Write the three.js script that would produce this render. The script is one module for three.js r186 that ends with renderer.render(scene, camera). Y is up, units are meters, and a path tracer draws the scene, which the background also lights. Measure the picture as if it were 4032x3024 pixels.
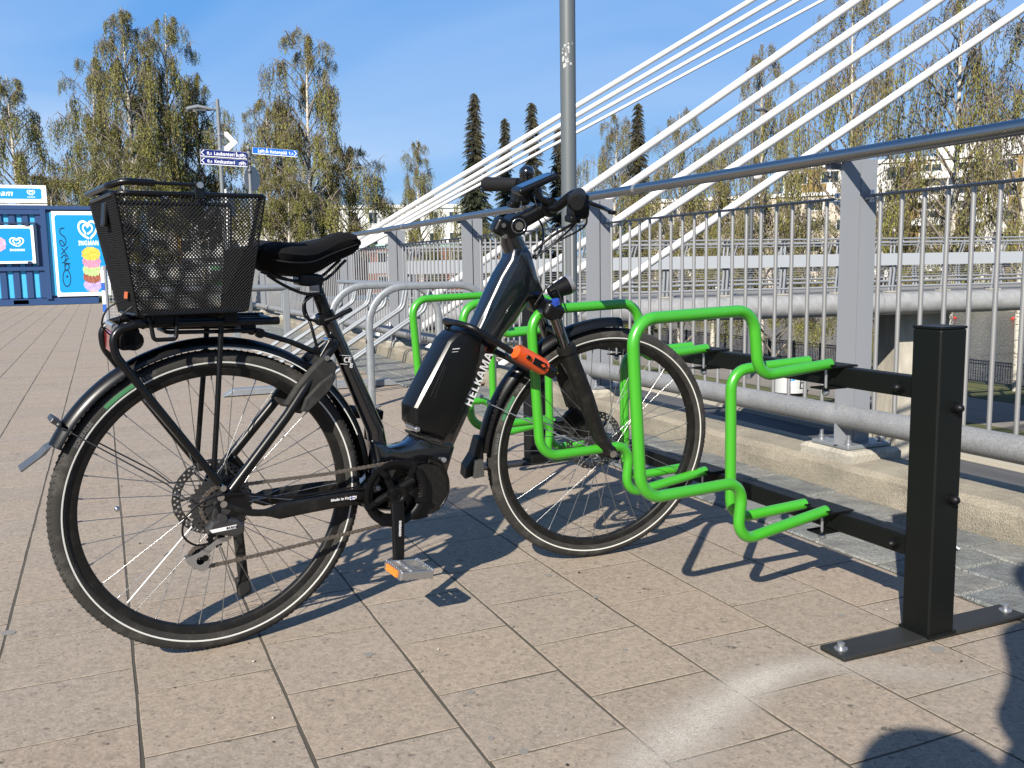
import * as THREE from 'three';
import { mergeGeometries, toCreasedNormals } from 'three/addons/utils/BufferGeometryUtils.js';
import { RoundedBoxGeometry } from 'three/addons/geometries/RoundedBoxGeometry.js';
import { FontLoader } from 'three/addons/loaders/FontLoader.js';
import { TextGeometry } from 'three/addons/geometries/TextGeometry.js';
import { MarchingCubes } from 'three/addons/objects/MarchingCubes.js';

// World: x to the right along the slab rows, y up, -z away along the railing. Metres.
const scene = new THREE.Scene();
const camera = new THREE.PerspectiveCamera(45.057, 4 / 3, 0.05, 3000);
{
  const pitch = 0.128475, roll = 0.016883, yaw = 0.413747, H = 0.88;
  camera.position.set(0, H, 0);
  const right = new THREE.Vector3(Math.cos(yaw), 0, Math.sin(yaw));
  const fwd = new THREE.Vector3(Math.sin(yaw) * Math.cos(pitch), -Math.sin(pitch), -Math.cos(yaw) * Math.cos(pitch));
  const up = new THREE.Vector3().crossVectors(right, fwd).normalize();
  camera.up.copy(up.multiplyScalar(Math.cos(roll)).addScaledVector(right, Math.sin(roll)));
  camera.lookAt(camera.position.clone().add(fwd));
  camera.updateMatrixWorld();
}
// ---------- random numbers and noise
function rng(seed) { let a = seed >>> 0; return () => { a = (a + 0x6D2B79F5) | 0; let t = Math.imul(a ^ (a >>> 15), 1 | a); t = (t + Math.imul(t ^ (t >>> 7), 61 | t)) ^ t; return ((t ^ (t >>> 14)) >>> 0) / 4294967296; }; }
function tileNoise(n, cells, seed) {
  const r = rng(seed), g = new Float32Array(cells * cells); for (let i = 0; i < g.length; i++) g[i] = r();
  const out = new Float32Array(n * n), s = cells / n;
  for (let y = 0; y < n; y++) { const fy = y * s, y0 = Math.floor(fy), ty = fy - y0, wy = ty * ty * (3 - 2 * ty), a0 = (y0 % cells) * cells, a1 = ((y0 + 1) % cells) * cells;
    for (let x = 0; x < n; x++) { const fx = x * s, x0 = Math.floor(fx), tx = fx - x0, wx = tx * tx * (3 - 2 * tx), b0 = x0 % cells, b1 = (x0 + 1) % cells;
      out[y * n + x] = (g[a0 + b0] * (1 - wx) + g[a0 + b1] * wx) * (1 - wy) + (g[a1 + b0] * (1 - wx) + g[a1 + b1] * wx) * wy; } }
  return out;
}
function fbm(n, base, oct, seed, gain = 0.5) {
  const out = new Float32Array(n * n); let a = 1, sum = 0, c = base;
  for (let o = 0; o < oct && c <= n; o++) { const t = tileNoise(n, c, seed + o * 17); for (let i = 0; i < out.length; i++) out[i] += t[i] * a; sum += a; a *= gain; c *= 2; }
  for (let i = 0; i < out.length; i++) out[i] /= sum; return out;
}
// ---------- sky: blue spring air with thin cirrus, radiance only
{
  const w = 1024, h = 512, d = new Float32Array(w * h * 4);
  const n1 = fbm(512, 4, 6, 901, 0.55), n2 = fbm(512, 3, 4, 733, 0.5);
  const smp = (f, u, v) => { const x = ((u % 1) + 1) % 1 * 512, y = ((v % 1) + 1) % 1 * 512; const x0 = Math.floor(x) % 512, y0 = Math.floor(y) % 512, x1 = (x0 + 1) % 512, y1 = (y0 + 1) % 512, tx = x - Math.floor(x), ty = y - Math.floor(y);
    return (f[y0 * 512 + x0] * (1 - tx) + f[y0 * 512 + x1] * tx) * (1 - ty) + (f[y1 * 512 + x0] * (1 - tx) + f[y1 * 512 + x1] * tx) * ty; };
  const key = [[0, 0.190, 0.305, 0.442], [5, 0.126, 0.255, 0.438], [12, 0.078, 0.200, 0.415], [24, 0.049, 0.156, 0.373], [45, 0.032, 0.107, 0.290], [90, 0.024, 0.080, 0.229]];
  for (let y = 0; y < h; y++) { const el = ((y + .5) / h - .5) * 180;
    let c; if (el <= 0) { const k = Math.min(1, -el / 8); c = [.19 - .09 * k, .305 - .2 * k, .442 - .34 * k]; }
    else { let i = 0; while (i < key.length - 2 && el > key[i + 1][0]) i++; const t = (el - key[i][0]) / (key[i + 1][0] - key[i][0]); c = [1, 2, 3].map(q => key[i][q] * (1 - t) + key[i + 1][q] * t); }
    for (let x = 0; x < w; x++) {
      let cl = 0;
      if (el > 1) { const az = (x / w) * Math.PI * 2, R = 1 / Math.tan((el + 6) * Math.PI / 180), px = Math.cos(az) * R, pz = Math.sin(az) * R;
        const q = px * .8 + pz * .6, s = -px * .6 + pz * .8;
        const wq = (smp(n2, q * .11 + .3, s * .09 + .8) - .5) * .5, a = smp(n1, q * .055 + 11.3 + wq * .3, s * .2 + 3.1 + wq), b = smp(n2, q * .05 + .7, s * .06 + .21);
        cl = Math.max(0, a - .41) * 2.8 * (.3 + Math.max(0, b - .30) * 2.2) * Math.min(1, el / 5); cl = Math.min(.34, cl); }
      const o = (y * w + x) * 4; d[o] = c[0] + (.42 - c[0]) * cl; d[o + 1] = c[1] + (.46 - c[1]) * cl; d[o + 2] = c[2] + (.53 - c[2]) * cl; d[o + 3] = 1; } }
  const t = new THREE.DataTexture(d, w, h, THREE.RGBAFormat, THREE.FloatType); t.mapping = THREE.EquirectangularReflectionMapping; t.magFilter = t.minFilter = THREE.LinearFilter; t.wrapS = THREE.RepeatWrapping; t.needsUpdate = true;
  scene.background = t; scene.environment = t;
}
// ---------- sun: 34 degrees high, behind the viewer's left shoulder
const sun = new THREE.DirectionalLight(new THREE.Color(1, .93, .83), 5);
sun.position.set(-1.04 * 40 + 1, 40, 1.05 * 40 - 3); sun.target.position.set(1, 0, -3);
sun.castShadow = true; sun.shadow.mapSize.set(4096, 4096); Object.assign(sun.shadow.camera, { left: -40, right: 40, top: 40, bottom: -40, near: 1, far: 200 });
scene.add(sun, sun.target);
const EXPOSURE = 2.1;

// ---------- object helpers
const taken = new Map();
function numbered(n) { const k = taken.get(n) || 0; taken.set(n, k + 1); return k ? `${n}_${String(k).padStart(3, '0')}` : n; }
const V = (x, y, z) => new THREE.Vector3(x, y, z);
const lin = (r, g, b) => new THREE.Color().setRGB(r, g, b);
function tidy(g) {
  let r = g.index ? g.toNonIndexed() : g;
  for (const k of Object.keys(r.attributes)) if (!['position', 'normal', 'uv'].includes(k)) r.deleteAttribute(k);
  if (!r.attributes.normal) r.computeVertexNormals();
  if (!r.attributes.uv) r.setAttribute('uv', new THREE.BufferAttribute(new Float32Array(r.attributes.position.count * 2), 2));
  r.morphAttributes = {}; return r;
}
const join = l => l.length === 1 ? tidy(l[0]) : mergeGeometries(l.map(tidy));
function mesh(name, geos, m, parent = scene) {
  const o = new THREE.Mesh(Array.isArray(geos) ? join(geos) : geos, m);
  o.name = parent === scene ? numbered(name) : name; o.castShadow = o.receiveShadow = true; parent.add(o); return o;
}
function thing(name, label, category, [x, y, z] = [0, 0, 0], turn = 0, group) {
  const o = new THREE.Group(); o.name = numbered(name); scene.add(o); o.position.set(x, y, z); o.rotation.y = turn;
  o.userData = { label, category }; if (group) o.userData.group = group; return o;
}
function tag(o, label, category, group) { o.userData = { label, category }; if (group) o.userData.group = group; return o; }
function struct(name, geos, m) { const o = mesh(name, geos, m); o.userData = { kind: 'structure' }; return o; }
function structGroup(name) { const o = new THREE.Group(); o.name = numbered(name); o.userData = { kind: 'structure' }; scene.add(o); return o; }
const stuff = o => { o.userData.kind = 'stuff'; return o; };
function dup(root, pos, turn, label, group) { const r = root.clone(); r.name = numbered(root.name.replace(/_\d{3}$/, '')); scene.add(r); r.position.set(...pos); if (turn !== undefined) r.rotation.y = turn; r.userData = { ...root.userData }; if (label) r.userData.label = label; if (group) r.userData.group = group; return r; }

// ---------- geometry helpers
const box = (w, h, d, x = 0, y = 0, z = 0, rz = 0, ry = 0, rx = 0) => { const g = new THREE.BoxGeometry(w, h, d); if (rx) g.rotateX(rx); if (rz) g.rotateZ(rz); if (ry) g.rotateY(ry); return g.translate(x, y, z); };
const rbox = (w, h, d, r, x = 0, y = 0, z = 0, rz = 0, ry = 0, rx = 0, s = 2) => { const g = new RoundedBoxGeometry(w, h, d, s, r); if (rx) g.rotateX(rx); if (rz) g.rotateZ(rz); if (ry) g.rotateY(ry); return g.translate(x, y, z); };
function fillet(pts, r, n = 5) {
  const out = [pts[0].clone()];
  for (let i = 1; i < pts.length - 1; i++) {
    const rr = Array.isArray(r) ? r[i] : r, a = pts[i - 1], b = pts[i], c = pts[i + 1], u = a.clone().sub(b), v = c.clone().sub(b), lu = u.length(), lv = v.length(); u.normalize(); v.normalize();
    const ang = Math.acos(THREE.MathUtils.clamp(u.dot(v), -1, 1));
    if (ang > 3.05 || !rr) { out.push(b.clone()); continue; }
    const d = Math.min(rr / Math.tan(ang / 2), lu * .49, lv * .49), R = d * Math.tan(ang / 2);
    const bis = u.clone().add(v).normalize(), cen = b.clone().addScaledVector(bis, R / Math.sin(ang / 2));
    const p0 = b.clone().addScaledVector(u, d), p1 = b.clone().addScaledVector(v, d), e0 = p0.clone().sub(cen), e1 = p1.clone().sub(cen), w = Math.PI - ang;
    for (let k = 0; k <= n; k++) { const t = k / n, s0 = Math.sin((1 - t) * w) / Math.sin(w), s1 = Math.sin(t * w) / Math.sin(w); out.push(cen.clone().addScaledVector(e0, s0).addScaledVector(e1, s1)); }
  }
  out.push(pts[pts.length - 1].clone()); return out;
}
const smooth = (pts, n = 24, closed = false) => new THREE.CatmullRomCurve3(pts, closed, 'centripetal').getPoints(n);
// tube along points; rad = number or t => [across, along ref]; ref = fixed side axis
function sweep(pts, rad, seg = 10, { ref = null, closed = false, pow = 2, caps = true } = {}) {
  const n = pts.length, T = [], N = [], B = [], len = [0];
  for (let i = 0; i < n; i++) { const a = pts[closed ? (i + n - 1) % n : Math.max(0, i - 1)], b = pts[closed ? (i + 1) % n : Math.min(n - 1, i + 1)]; T.push(b.clone().sub(a).normalize()); if (i) len.push(len[i - 1] + pts[i].distanceTo(pts[i - 1])); }
  if (ref) for (let i = 0; i < n; i++) { const b = ref.clone().addScaledVector(T[i], -ref.dot(T[i])).normalize(); B.push(b); N.push(T[i].clone().cross(b)); }
  else { let nn = Math.abs(T[0].y) < .9 ? V(0, 1, 0) : V(1, 0, 0); for (let i = 0; i < n; i++) { nn = nn.clone().addScaledVector(T[i], -nn.dot(T[i])).normalize(); N.push(nn.clone()); B.push(nn.clone().cross(T[i]).negate()); } }
  const pos = [], nor = [], uv = [], idx = [], L = len[n - 1] || 1, rows = closed ? n + 1 : n;
  for (let q = 0; q < rows; q++) { const i = q % n; let r = typeof rad === 'function' ? rad(len[i] / L, i) : rad; if (!Array.isArray(r)) r = [r, r];
    for (let k = 0; k <= seg; k++) { const p = k / seg * Math.PI * 2, c = Math.cos(p), s = Math.sin(p), e = 2 / pow, cx = Math.sign(c) * Math.abs(c) ** e, sx = Math.sign(s) * Math.abs(s) ** e;
      const v = pts[i].clone().addScaledVector(N[i], cx * r[0]).addScaledVector(B[i], sx * r[1]); pos.push(v.x, v.y, v.z);
      const m = V(0, 0, 0).addScaledVector(N[i], Math.sign(c) * Math.abs(c) ** (2 - e) / r[0]).addScaledVector(B[i], Math.sign(s) * Math.abs(s) ** (2 - e) / r[1]).normalize(); nor.push(m.x, m.y, m.z);
      uv.push(k / seg * Math.PI * 2 * r[0], q === n ? L : len[i]); } }
  const W = seg + 1; for (let q = 0; q < rows - 1; q++) for (let k = 0; k < seg; k++) { const a = q * W + k, b = a + 1, c = a + W, d = c + 1; idx.push(a, b, c, b, d, c); }
  if (caps && !closed) for (const e of [0, n - 1]) { const c0 = pos.length / 3, s = e ? 1 : -1; pos.push(pts[e].x, pts[e].y, pts[e].z); nor.push(T[e].x * s, T[e].y * s, T[e].z * s); uv.push(0, 0);
    for (let k = 0; k <= seg; k++) { const o = (e * W + k) * 3; pos.push(pos[o], pos[o + 1], pos[o + 2]); nor.push(T[e].x * s, T[e].y * s, T[e].z * s); uv.push(0, 0); }
    for (let k = 0; k < seg; k++) e ? idx.push(c0, c0 + 1 + k, c0 + 2 + k) : idx.push(c0, c0 + 2 + k, c0 + 1 + k); }
  const g = new THREE.BufferGeometry(); g.setAttribute('position', new THREE.Float32BufferAttribute(pos, 3)); g.setAttribute('normal', new THREE.Float32BufferAttribute(nor, 3)); g.setAttribute('uv', new THREE.Float32BufferAttribute(uv, 2)); g.setIndex(idx);
  // make faces agree with normals
  const P = g.attributes.position, a = V(), b = V(), c = V(), nn = V(), I = g.index.array;
  if (I.length) { const k = Math.floor(I.length / 6) * 3 % I.length; a.fromBufferAttribute(P, I[k]); b.fromBufferAttribute(P, I[k + 1]); c.fromBufferAttribute(P, I[k + 2]); nn.crossVectors(b.clone().sub(a), c.clone().sub(a)); const m = V().fromBufferAttribute(g.attributes.normal, I[k]); if (nn.dot(m) < 0) for (let i = 0; i < I.length; i += 3) { const t = I[i + 1]; I[i + 1] = I[i + 2]; I[i + 2] = t; } }
  return g;
}
const bar = (p, q, r, seg = 8) => sweep([p, q], r, seg);
// plate in the xy plane from z0 to z0+depth
function extr(poly, depth, z0, bevel = 0, holes = [], seg = 2, crease = 0) {
  const s = !Array.isArray(poly) ? poly : new THREE.Shape(poly.map(p => new THREE.Vector2(p[0], p[1])));
  for (const h of holes) s.holes.push(h);
  const g = new THREE.ExtrudeGeometry(s, { depth: depth - 2 * bevel, bevelEnabled: bevel > 0, bevelSize: bevel, bevelThickness: bevel, bevelOffset: -bevel, bevelSegments: seg, curveSegments: 10 }).translate(0, 0, z0 + bevel);
  return crease ? toCreasedNormals(g, crease) : g;
}
const circ = (x, y, r, cw = true) => { const p = new THREE.Path(); p.absarc(x, y, r, 0, Math.PI * 2, cw); return p; };
const disc = (r, d, x, y, z, seg = 20) => new THREE.CylinderGeometry(r, r, d, seg).rotateX(Math.PI / 2).translate(x, y, z);
// closed profile [radius, z] turned about the z axis
function turn(profile, th0, th1, n, cx = 0, cy = 0) {
  const full = Math.abs(th1 - th0 - Math.PI * 2) < 1e-6, m = profile.length, pos = [], uv = [], idx = [];
  for (let i = 0; i <= n; i++) { const th = th0 + (th1 - th0) * i / n; let a = 0; for (let k = 0; k <= m; k++) { const [r, z] = profile[k % m]; if (k) a += Math.hypot(r - profile[k - 1][0], z - profile[k - 1][1]); pos.push(cx + r * Math.cos(th), cy + r * Math.sin(th), z); uv.push(th * profile[0][0], a); } }
  const W = m + 1; for (let i = 0; i < n; i++) for (let k = 0; k < m; k++) { const a = i * W + k; idx.push(a, a + W, a + 1, a + 1, a + W, a + W + 1); }
  let g = new THREE.BufferGeometry(); g.setAttribute('position', new THREE.Float32BufferAttribute(pos, 3)); g.setAttribute('uv', new THREE.Float32BufferAttribute(uv, 2)); g.setIndex(idx);
  const parts = [g];
  if (!full) { const tri = THREE.ShapeUtils.triangulateShape(profile.map(p => new THREE.Vector2(p[0], p[1])), []);
    for (const th of [th0, th1]) { const e = new THREE.BufferGeometry(); e.setAttribute('position', new THREE.Float32BufferAttribute(profile.flatMap(([r, z]) => [cx + r * Math.cos(th), cy + r * Math.sin(th), z]), 3)); e.setAttribute('uv', new THREE.Float32BufferAttribute(profile.flatMap(() => [0, 0]), 2)); e.setIndex(tri.flat()); parts.push(e); } }
  for (const p of parts) p.computeVertexNormals(); return parts.length > 1 ? join(parts) : g;
}
// convex prism with chamfered top edge; poly in [x, z], top at y
function prism(poly, y, h, ch, u0 = 0, v0 = 0) {
  const n = poly.length; let area = 0; for (let i = 0; i < n; i++) { const a = poly[i], b = poly[(i + 1) % n]; area += a[0] * b[1] - b[0] * a[1]; } if (area > 0) poly = poly.slice().reverse();
  const cx = poly.reduce((s, p) => s + p[0], 0) / n, cz = poly.reduce((s, p) => s + p[1], 0) / n;
  const ins = poly.map(p => { const d = Math.hypot(p[0] - cx, p[1] - cz); return [p[0] + (cx - p[0]) * ch * 1.35 / d, p[1] + (cz - p[1]) * ch * 1.35 / d]; });
  const pos = [], uv = []; const put = (p, yy) => { pos.push(p[0], yy, p[1]); uv.push(p[0] + u0 + (y - yy), p[1] + v0); };
  for (let i = 1; i < n - 1; i++) { put(ins[0], y); put(ins[i], y); put(ins[i + 1], y); }
  for (let i = 0; i < n; i++) { const j = (i + 1) % n; const q = (a, ya, b, yb) => { put(a[i], ya); put(b[i], yb); put(a[j], ya); put(a[j], ya); put(b[i], yb); put(b[j], yb); };
    q(ins, y, poly, y - ch); q(poly, y - ch, poly, y - h); }
  const g = new THREE.BufferGeometry(); g.setAttribute('position', new THREE.Float32BufferAttribute(pos, 3)); g.setAttribute('uv', new THREE.Float32BufferAttribute(uv, 2)); g.computeVertexNormals(); return g;
}
function gear(ro, rr, teeth, d, z0, holes = []) { const s = new THREE.Shape(); for (let i = 0; i < teeth * 4; i++) { const a = i / (teeth * 4) * Math.PI * 2, r = [rr, ro, ro, rr][i % 4] ; const p = [Math.cos(a) * r, Math.sin(a) * r]; i ? s.lineTo(...p) : s.moveTo(...p); } for (const h of holes) s.holes.push(h); return new THREE.ExtrudeGeometry(s, { depth: d, bevelEnabled: false, curveSegments: 8 }).translate(0, 0, z0); }

// ---------- textures
const S8 = v => { v = Math.max(0, Math.min(1, v)); return Math.round(255 * (v <= .0031308 ? v * 12.92 : 1.055 * v ** (1 / 2.4) - .055)); };
function colTex(n, fn, rep) { const d = new Uint8Array(n * n * 4); for (let i = 0; i < n * n; i++) { const c = fn(i); d[i * 4] = S8(c[0]); d[i * 4 + 1] = S8(c[1]); d[i * 4 + 2] = S8(c[2]); d[i * 4 + 3] = 255; } const t = new THREE.DataTexture(d, n, n); t.colorSpace = THREE.SRGBColorSpace; return fin(t, rep); }
function grayTex(n, fn, rep) { const d = new Uint8Array(n * n * 4); for (let i = 0; i < n * n; i++) { const v = Math.max(0, Math.min(255, fn(i) * 255)); d[i * 4] = d[i * 4 + 1] = d[i * 4 + 2] = v; d[i * 4 + 3] = 255; } return fin(new THREE.DataTexture(d, n, n), rep); }
function fin(t, rep) { t.wrapS = t.wrapT = THREE.RepeatWrapping; t.magFilter = THREE.LinearFilter; t.minFilter = THREE.LinearMipmapLinearFilter; t.generateMipmaps = true; t.repeat.set(1 / rep, 1 / rep); t.needsUpdate = true; return t; }
function canvasTex(w, h, draw) { const c = document.createElement('canvas'); c.width = w; c.height = h; const x = c.getContext('2d'); draw(x, w, h); const t = new THREE.CanvasTexture(c); t.colorSpace = THREE.SRGBColorSpace; t.anisotropy = 8; return t; }
const ALBEDO = .76;   // common scale of all surface colours for this exposure
const shade = c => (Array.isArray(c) ? lin(...c) : new THREE.Color(c)).multiplyScalar(ALBEDO);
const std = (c, rough, o = {}) => new THREE.MeshStandardMaterial({ color: shade(c), roughness: rough, ...o });
const phy = (c, rough, o = {}) => new THREE.MeshPhysicalMaterial({ color: shade(c), roughness: rough, ...o });
// ---------- shared surface textures
const grainN = 1024;
const grain = (() => {   // exposed-aggregate concrete: fine grains, pale and dark chips
  const low = fbm(grainN, 4, 3, 11), fine = tileNoise(grainN, 512, 21), mid = fbm(grainN, 128, 2, 31), v = new Float32Array(grainN * grainN), tint = new Float32Array(grainN * grainN), r = rng(5);
  for (let i = 0; i < v.length; i++) v[i] =   .80 + .10 * low[i] + .26 * (fine[i] - .5) + .34 * (mid[i] - .5);
  const chip = (count, size, val, tn) => { for (let k = 0; k < count; k++) { const cx = r() * grainN, cy = r() * grainN, a = r() * Math.PI, l = size * (.5 + r()), w = l * (.35 + .4 * r()), ca = Math.cos(a), sa = Math.sin(a), vv = val * (.55 + .6 * r());
    for (let y = -Math.ceil(l); y <= l; y++) for (let x = -Math.ceil(l); x <= l; x++) { const p = (x * ca + y * sa) / l, q = (-x * sa + y * ca) / w; if (p * p + q * q < 1) { const o = ((Math.floor(cy) + y + grainN) % grainN) * grainN + (Math.floor(cx) + x + grainN) % grainN; v[o] += vv; tint[o] += tn; } } } };
  chip(9000, 2.2, -.17, 0); chip(6200, 2.6, .2, .3); chip(700, 3.2, -.3, -.3); chip(90, 4.2, -.38, -.4); chip(300, 3.2, .34, 0); chip(90, 4.2, .12, 1);
  return { v, tint };
})();
const slabMap = colTex(grainN, i => { const v = grain.v[i], t = grain.tint[i]; return [v * (1 + .05 * t), v * (.985 - .01 * t), v * (.965 - .06 * t)]; }, 1.37);
const slabBump = grayTex(grainN, i => grain.v[i] * .62, 1.37);
const blotch = fbm(512, 4, 6, 77, .6), blotch2 = fbm(512, 8, 5, 177, .6), fine5 = tileNoise(512, 256, 99);
const concMap = colTex(512, i => { const v = .72 + .36 * (blotch[i] - .5) + .3 * (blotch2[i] - .5) + .3 * (fine5[i] - .5); return [v, v * .985, v * .94]; }, .9);
const concBump = grayTex(512, i => .5 + .8 * (blotch2[i] - .5) + .5 * (fine5[i] - .5), .45);
const stoneMap = colTex(512, i => { const v = .74 + .6 * (blotch2[i] - .5) + .34 * (fine5[i] - .5), y = Math.max(0, blotch[i] - .55) * .6; return [v + y * .1, v, v - y * .22]; }, .6);
const stoneBump = grayTex(512, i => .5 + 1.3 * (blotch2[i] - .5) + .35 * (fine5[i] - .5), .35);
const asphMap = colTex(512, i => { const v = .8 + .4 * (fine5[i] - .5) + .3 * (blotch[i] - .5); return [v, v, v]; }, 2.3);
const grassMap = colTex(512, i => { const v = .7 + .9 * (fine5[i] - .5) + .6 * (blotch2[i] - .5), b = Math.max(0, blotch[i] - .45) * 1.6; return [v * (1 + b * .9), v * (1 + b * .1), v * (1 + b * .2)]; }, 5);
const tileSpangle = spangle();
const galvMap = colTex(512, i => { const s = tileSpangle[i]; const v = .78 + .2 * (blotch[i] - .5) + s; return [v * .985, v, v * 1.01]; }, .16);
function spangle() { const r = rng(404), n = 512, out = new Float32Array(n * n), pts = []; for (let k = 0; k < 420; k++) pts.push([r() * n, r() * n, r()]); const cell = new Map(); pts.forEach(p => { const k = Math.floor(p[0] / 32) + ',' + Math.floor(p[1] / 32); if (!cell.has(k)) cell.set(k, []); cell.get(k).push(p); });
  for (let y = 0; y < n; y++) for (let x = 0; x < n; x++) { let best = 1e9, v = 0; const gx = Math.floor(x / 32), gy = Math.floor(y / 32); for (let a = -1; a <= 1; a++) for (let b = -1; b <= 1; b++) for (const p of cell.get(((gx + a + 16) % 16) + ',' + ((gy + b + 16) % 16)) || []) { let dx = Math.abs(p[0] - x), dy = Math.abs(p[1] - y); dx = Math.min(dx, n - dx); dy = Math.min(dy, n - dy); const d = dx * dx + dy * dy; if (d < best) { best = d; v = p[2]; } } out[y * n + x] = (v - .5) * .1; } return out; }
const dustMap = colTex(512, i => { const d = Math.max(0, blotch2[i] - .52) * 1.1 + Math.max(0, fine5[i] - .82) * .28; const k = .09 + .55 * d; return [k * 1.02, k * .98, k * .9]; }, .22);

const M = {
  joint: std([.095, .084, .062], 1, { map: concMap }),
  slab: [[.332, .274, .212], [.324, .270, .211], [.338, .278, .214], [.318, .267, .211], [.334, .272, .208], [.326, .274, .218]].map(c => std(c, .93, { map: slabMap, bumpMap: slabBump, bumpScale: .0016 })),
  stone: [[.30, .31, .295], [.26, .275, .27], [.33, .33, .30], [.285, .30, .28]].map(c => std(c, .95, { map: stoneMap, bumpMap: stoneBump, bumpScale: .016 })),
  conc: std([.40, .36, .285], .95, { map: concMap, bumpMap: concBump, bumpScale: .006 }),
  concPale: std([.56, .53, .46], .95, { map: concMap, bumpMap: concBump, bumpScale: .004 }),
  asphalt: std([.085, .088, .095], .95, { map: asphMap }), path: std([.25, .225, .195], .95, { map: asphMap }),
  grass: std([.105, .115, .028], 1, { map: grassMap }), soil: std([.12, .10, .06], 1, { map: grassMap }),
};

// ---------- raised square: bedding, slabs, stone strip, edge beam
struct('bedding_sand', [box(110, 4.5, 100, -52.28, -2.2516, -36)], M.joint);
{
  const paving = structGroup('paving');
  const P = .28283, X0 = .29412, r = rng(42), gap = .0019, cand = [];
  const variants = []; for (let k = 0; k < 14; k++) { const hz = P / 2 - .0027, hx = P / 2 - .0031, j = () => (r() - .5) * .0026; variants.push(prism([[-hx + j(), -hz + j()], [-hx * .3, -hz + j()], [hx * .4, -hz + j()], [hx + j(), -hz + j()], [hx + j(), hz * .2], [hx + j(), hz + j()], [hx * .2, hz + j()], [-hx * .5, hz + j()], [-hx + j(), hz + j()], [-hx + j(), -hz * .3]], 0, .03, .0009, r() * 1.37, r() * 1.37)); }
  for (let k = -26; k < 6; k++) for (let j = -10; j < 92; j++) {
    const z0 = (k & 1 ? 2.0096 : 2.151) + j * P; const x = X0 + (k + .5) * P, z = -(z0 + P / 2);
    cand.push({ x, z, v: Math.floor(r() * 14), m: Math.floor(r() * 6), rot: Math.floor(r() * 2) * 2, y: -.0006 * r(), rx: (r() - .5) * .003, rz: (r() - .5) * .003 }); }
  const q = V(), fr = new THREE.Matrix4().multiplyMatrices(camera.projectionMatrix, camera.matrixWorldInverse);
  camera.aspect = 4 / 3; camera.updateProjectionMatrix(); fr.multiplyMatrices(camera.projectionMatrix, camera.matrixWorldInverse);
  for (const c of cand) { q.set(c.x, 0, c.z).applyMatrix4(fr); c.seen = q.z < 1 && Math.abs(q.x) < 1.12 && Math.abs(q.y) < 1.15; c.d = Math.hypot(c.x, c.z); }
  cand.sort((a, b) => (b.seen - a.seen) || (a.d - b.d));
  const rest = M.slab.map(() => []);
  cand.forEach((c, i) => { const mat = new THREE.Matrix4().makeRotationFromEuler(new THREE.Euler(c.rx, c.rot * Math.PI / 2, c.rz)).setPosition(c.x, c.y, c.z);
    if (i < 300) { const m = mesh('slab', variants[c.v], M.slab[c.m], paving); m.applyMatrix4(mat); } else rest[c.m].push(variants[c.v].clone().applyMatrix4(mat)); });
  rest.forEach((l, i) => stuff(mesh('far_slabs', l, M.slab[i], paving)));
}
{
  // strip of split stone flags between paving and edge beam
  const strip = structGroup('stone_strip'), r = rng(9); const xs = [1.994, 2.165, 2.34, 2.512]; const cols = [];
  for (let c = 0; c < 3; c++) { let z = -.6 - r() * .3; const l = []; while (z < 21) { l.push(z); z += .12 + r() * .24; } cols.push(l); }
  const jx = (i, z) => xs[i] + (i === 0 ? 0 : i === 3 ? 0 : Math.sin(z * 3.1 + i) * .02 + Math.sin(z * 7.7 + i * 2) * .018);
  for (let c = 0; c < 3; c++) for (let k = 0; k < cols[c].length - 1; k++) { const a = cols[c][k], b = cols[c][k + 1], g = .004, t1 = (r() - .5) * .03, t2 = (r() - .5) * .03;
    const poly = [[jx(c, a) + g, -(a + g)], [jx(c, (a + b) / 2) + g, -(a + b) / 2], [jx(c, b) + g, -(b - g)], [jx(c + 1, b) - g, -(b - g + t2 * .2)], [jx(c + 1, (a + b) / 2) - g + (c < 2 ? (r() - .5) * .01 : 0), -(a + b) / 2], [jx(c + 1, a) - g, -(a + g + t1 * .2)]];
    const m = mesh('stone', prism(poly, .001 + r() * .008, .05, .005, r() * 3, r() * 3), M.stone[Math.floor(r() * 4)], strip); m.rotation.x = 0; }
}
{
  // cast concrete edge beam under the railing
  const segs = []; const r = rng(3), N = 320, z0 = 2, z1 = -24;
  const prof = [[2.505, -.03], [2.508, .06], [2.512, .092], [2.535, .112], [2.62, .118], [2.70, .120], [2.785, .112], [2.79, -.3]];
  const pos = [], uv = [], idx = []; const nz = fbm(256, 8, 4, 55);
  for (let i = 0; i <= N; i++) { const z = z0 + (z1 - z0) * i / N; let a = 0; prof.forEach(([x, y], k) => { if (k) a += Math.hypot(x - prof[k - 1][0], y - prof[k - 1][1]); const n = nz[((i * 13) % 256) * 256 + (k * 31) % 256] - .5; pos.push(x + (k > 0 && k < 4 ? n * .018 : 0), y + (k > 0 && k < 7 ? n * .010 : 0), z); uv.push(a, -z); }); }
  const W = prof.length; for (let i = 0; i < N; i++) for (let k = 0; k < W - 1; k++) { const a = i * W + k; idx.push(a, a + 1, a + W, a + 1, a + W + 1, a + W); }
  const g = new THREE.BufferGeometry(); g.setAttribute('position', new THREE.Float32BufferAttribute(pos, 3)); g.setAttribute('uv', new THREE.Float32BufferAttribute(uv, 2)); g.setIndex(idx); const f = g.toNonIndexed(); f.computeVertexNormals();
  struct('edge_beam', [f], M.conc);
}
struct('retaining_wall', [box(.07, 4.2, 48, 2.752, -2.39, 1)], M.concPale);
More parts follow.
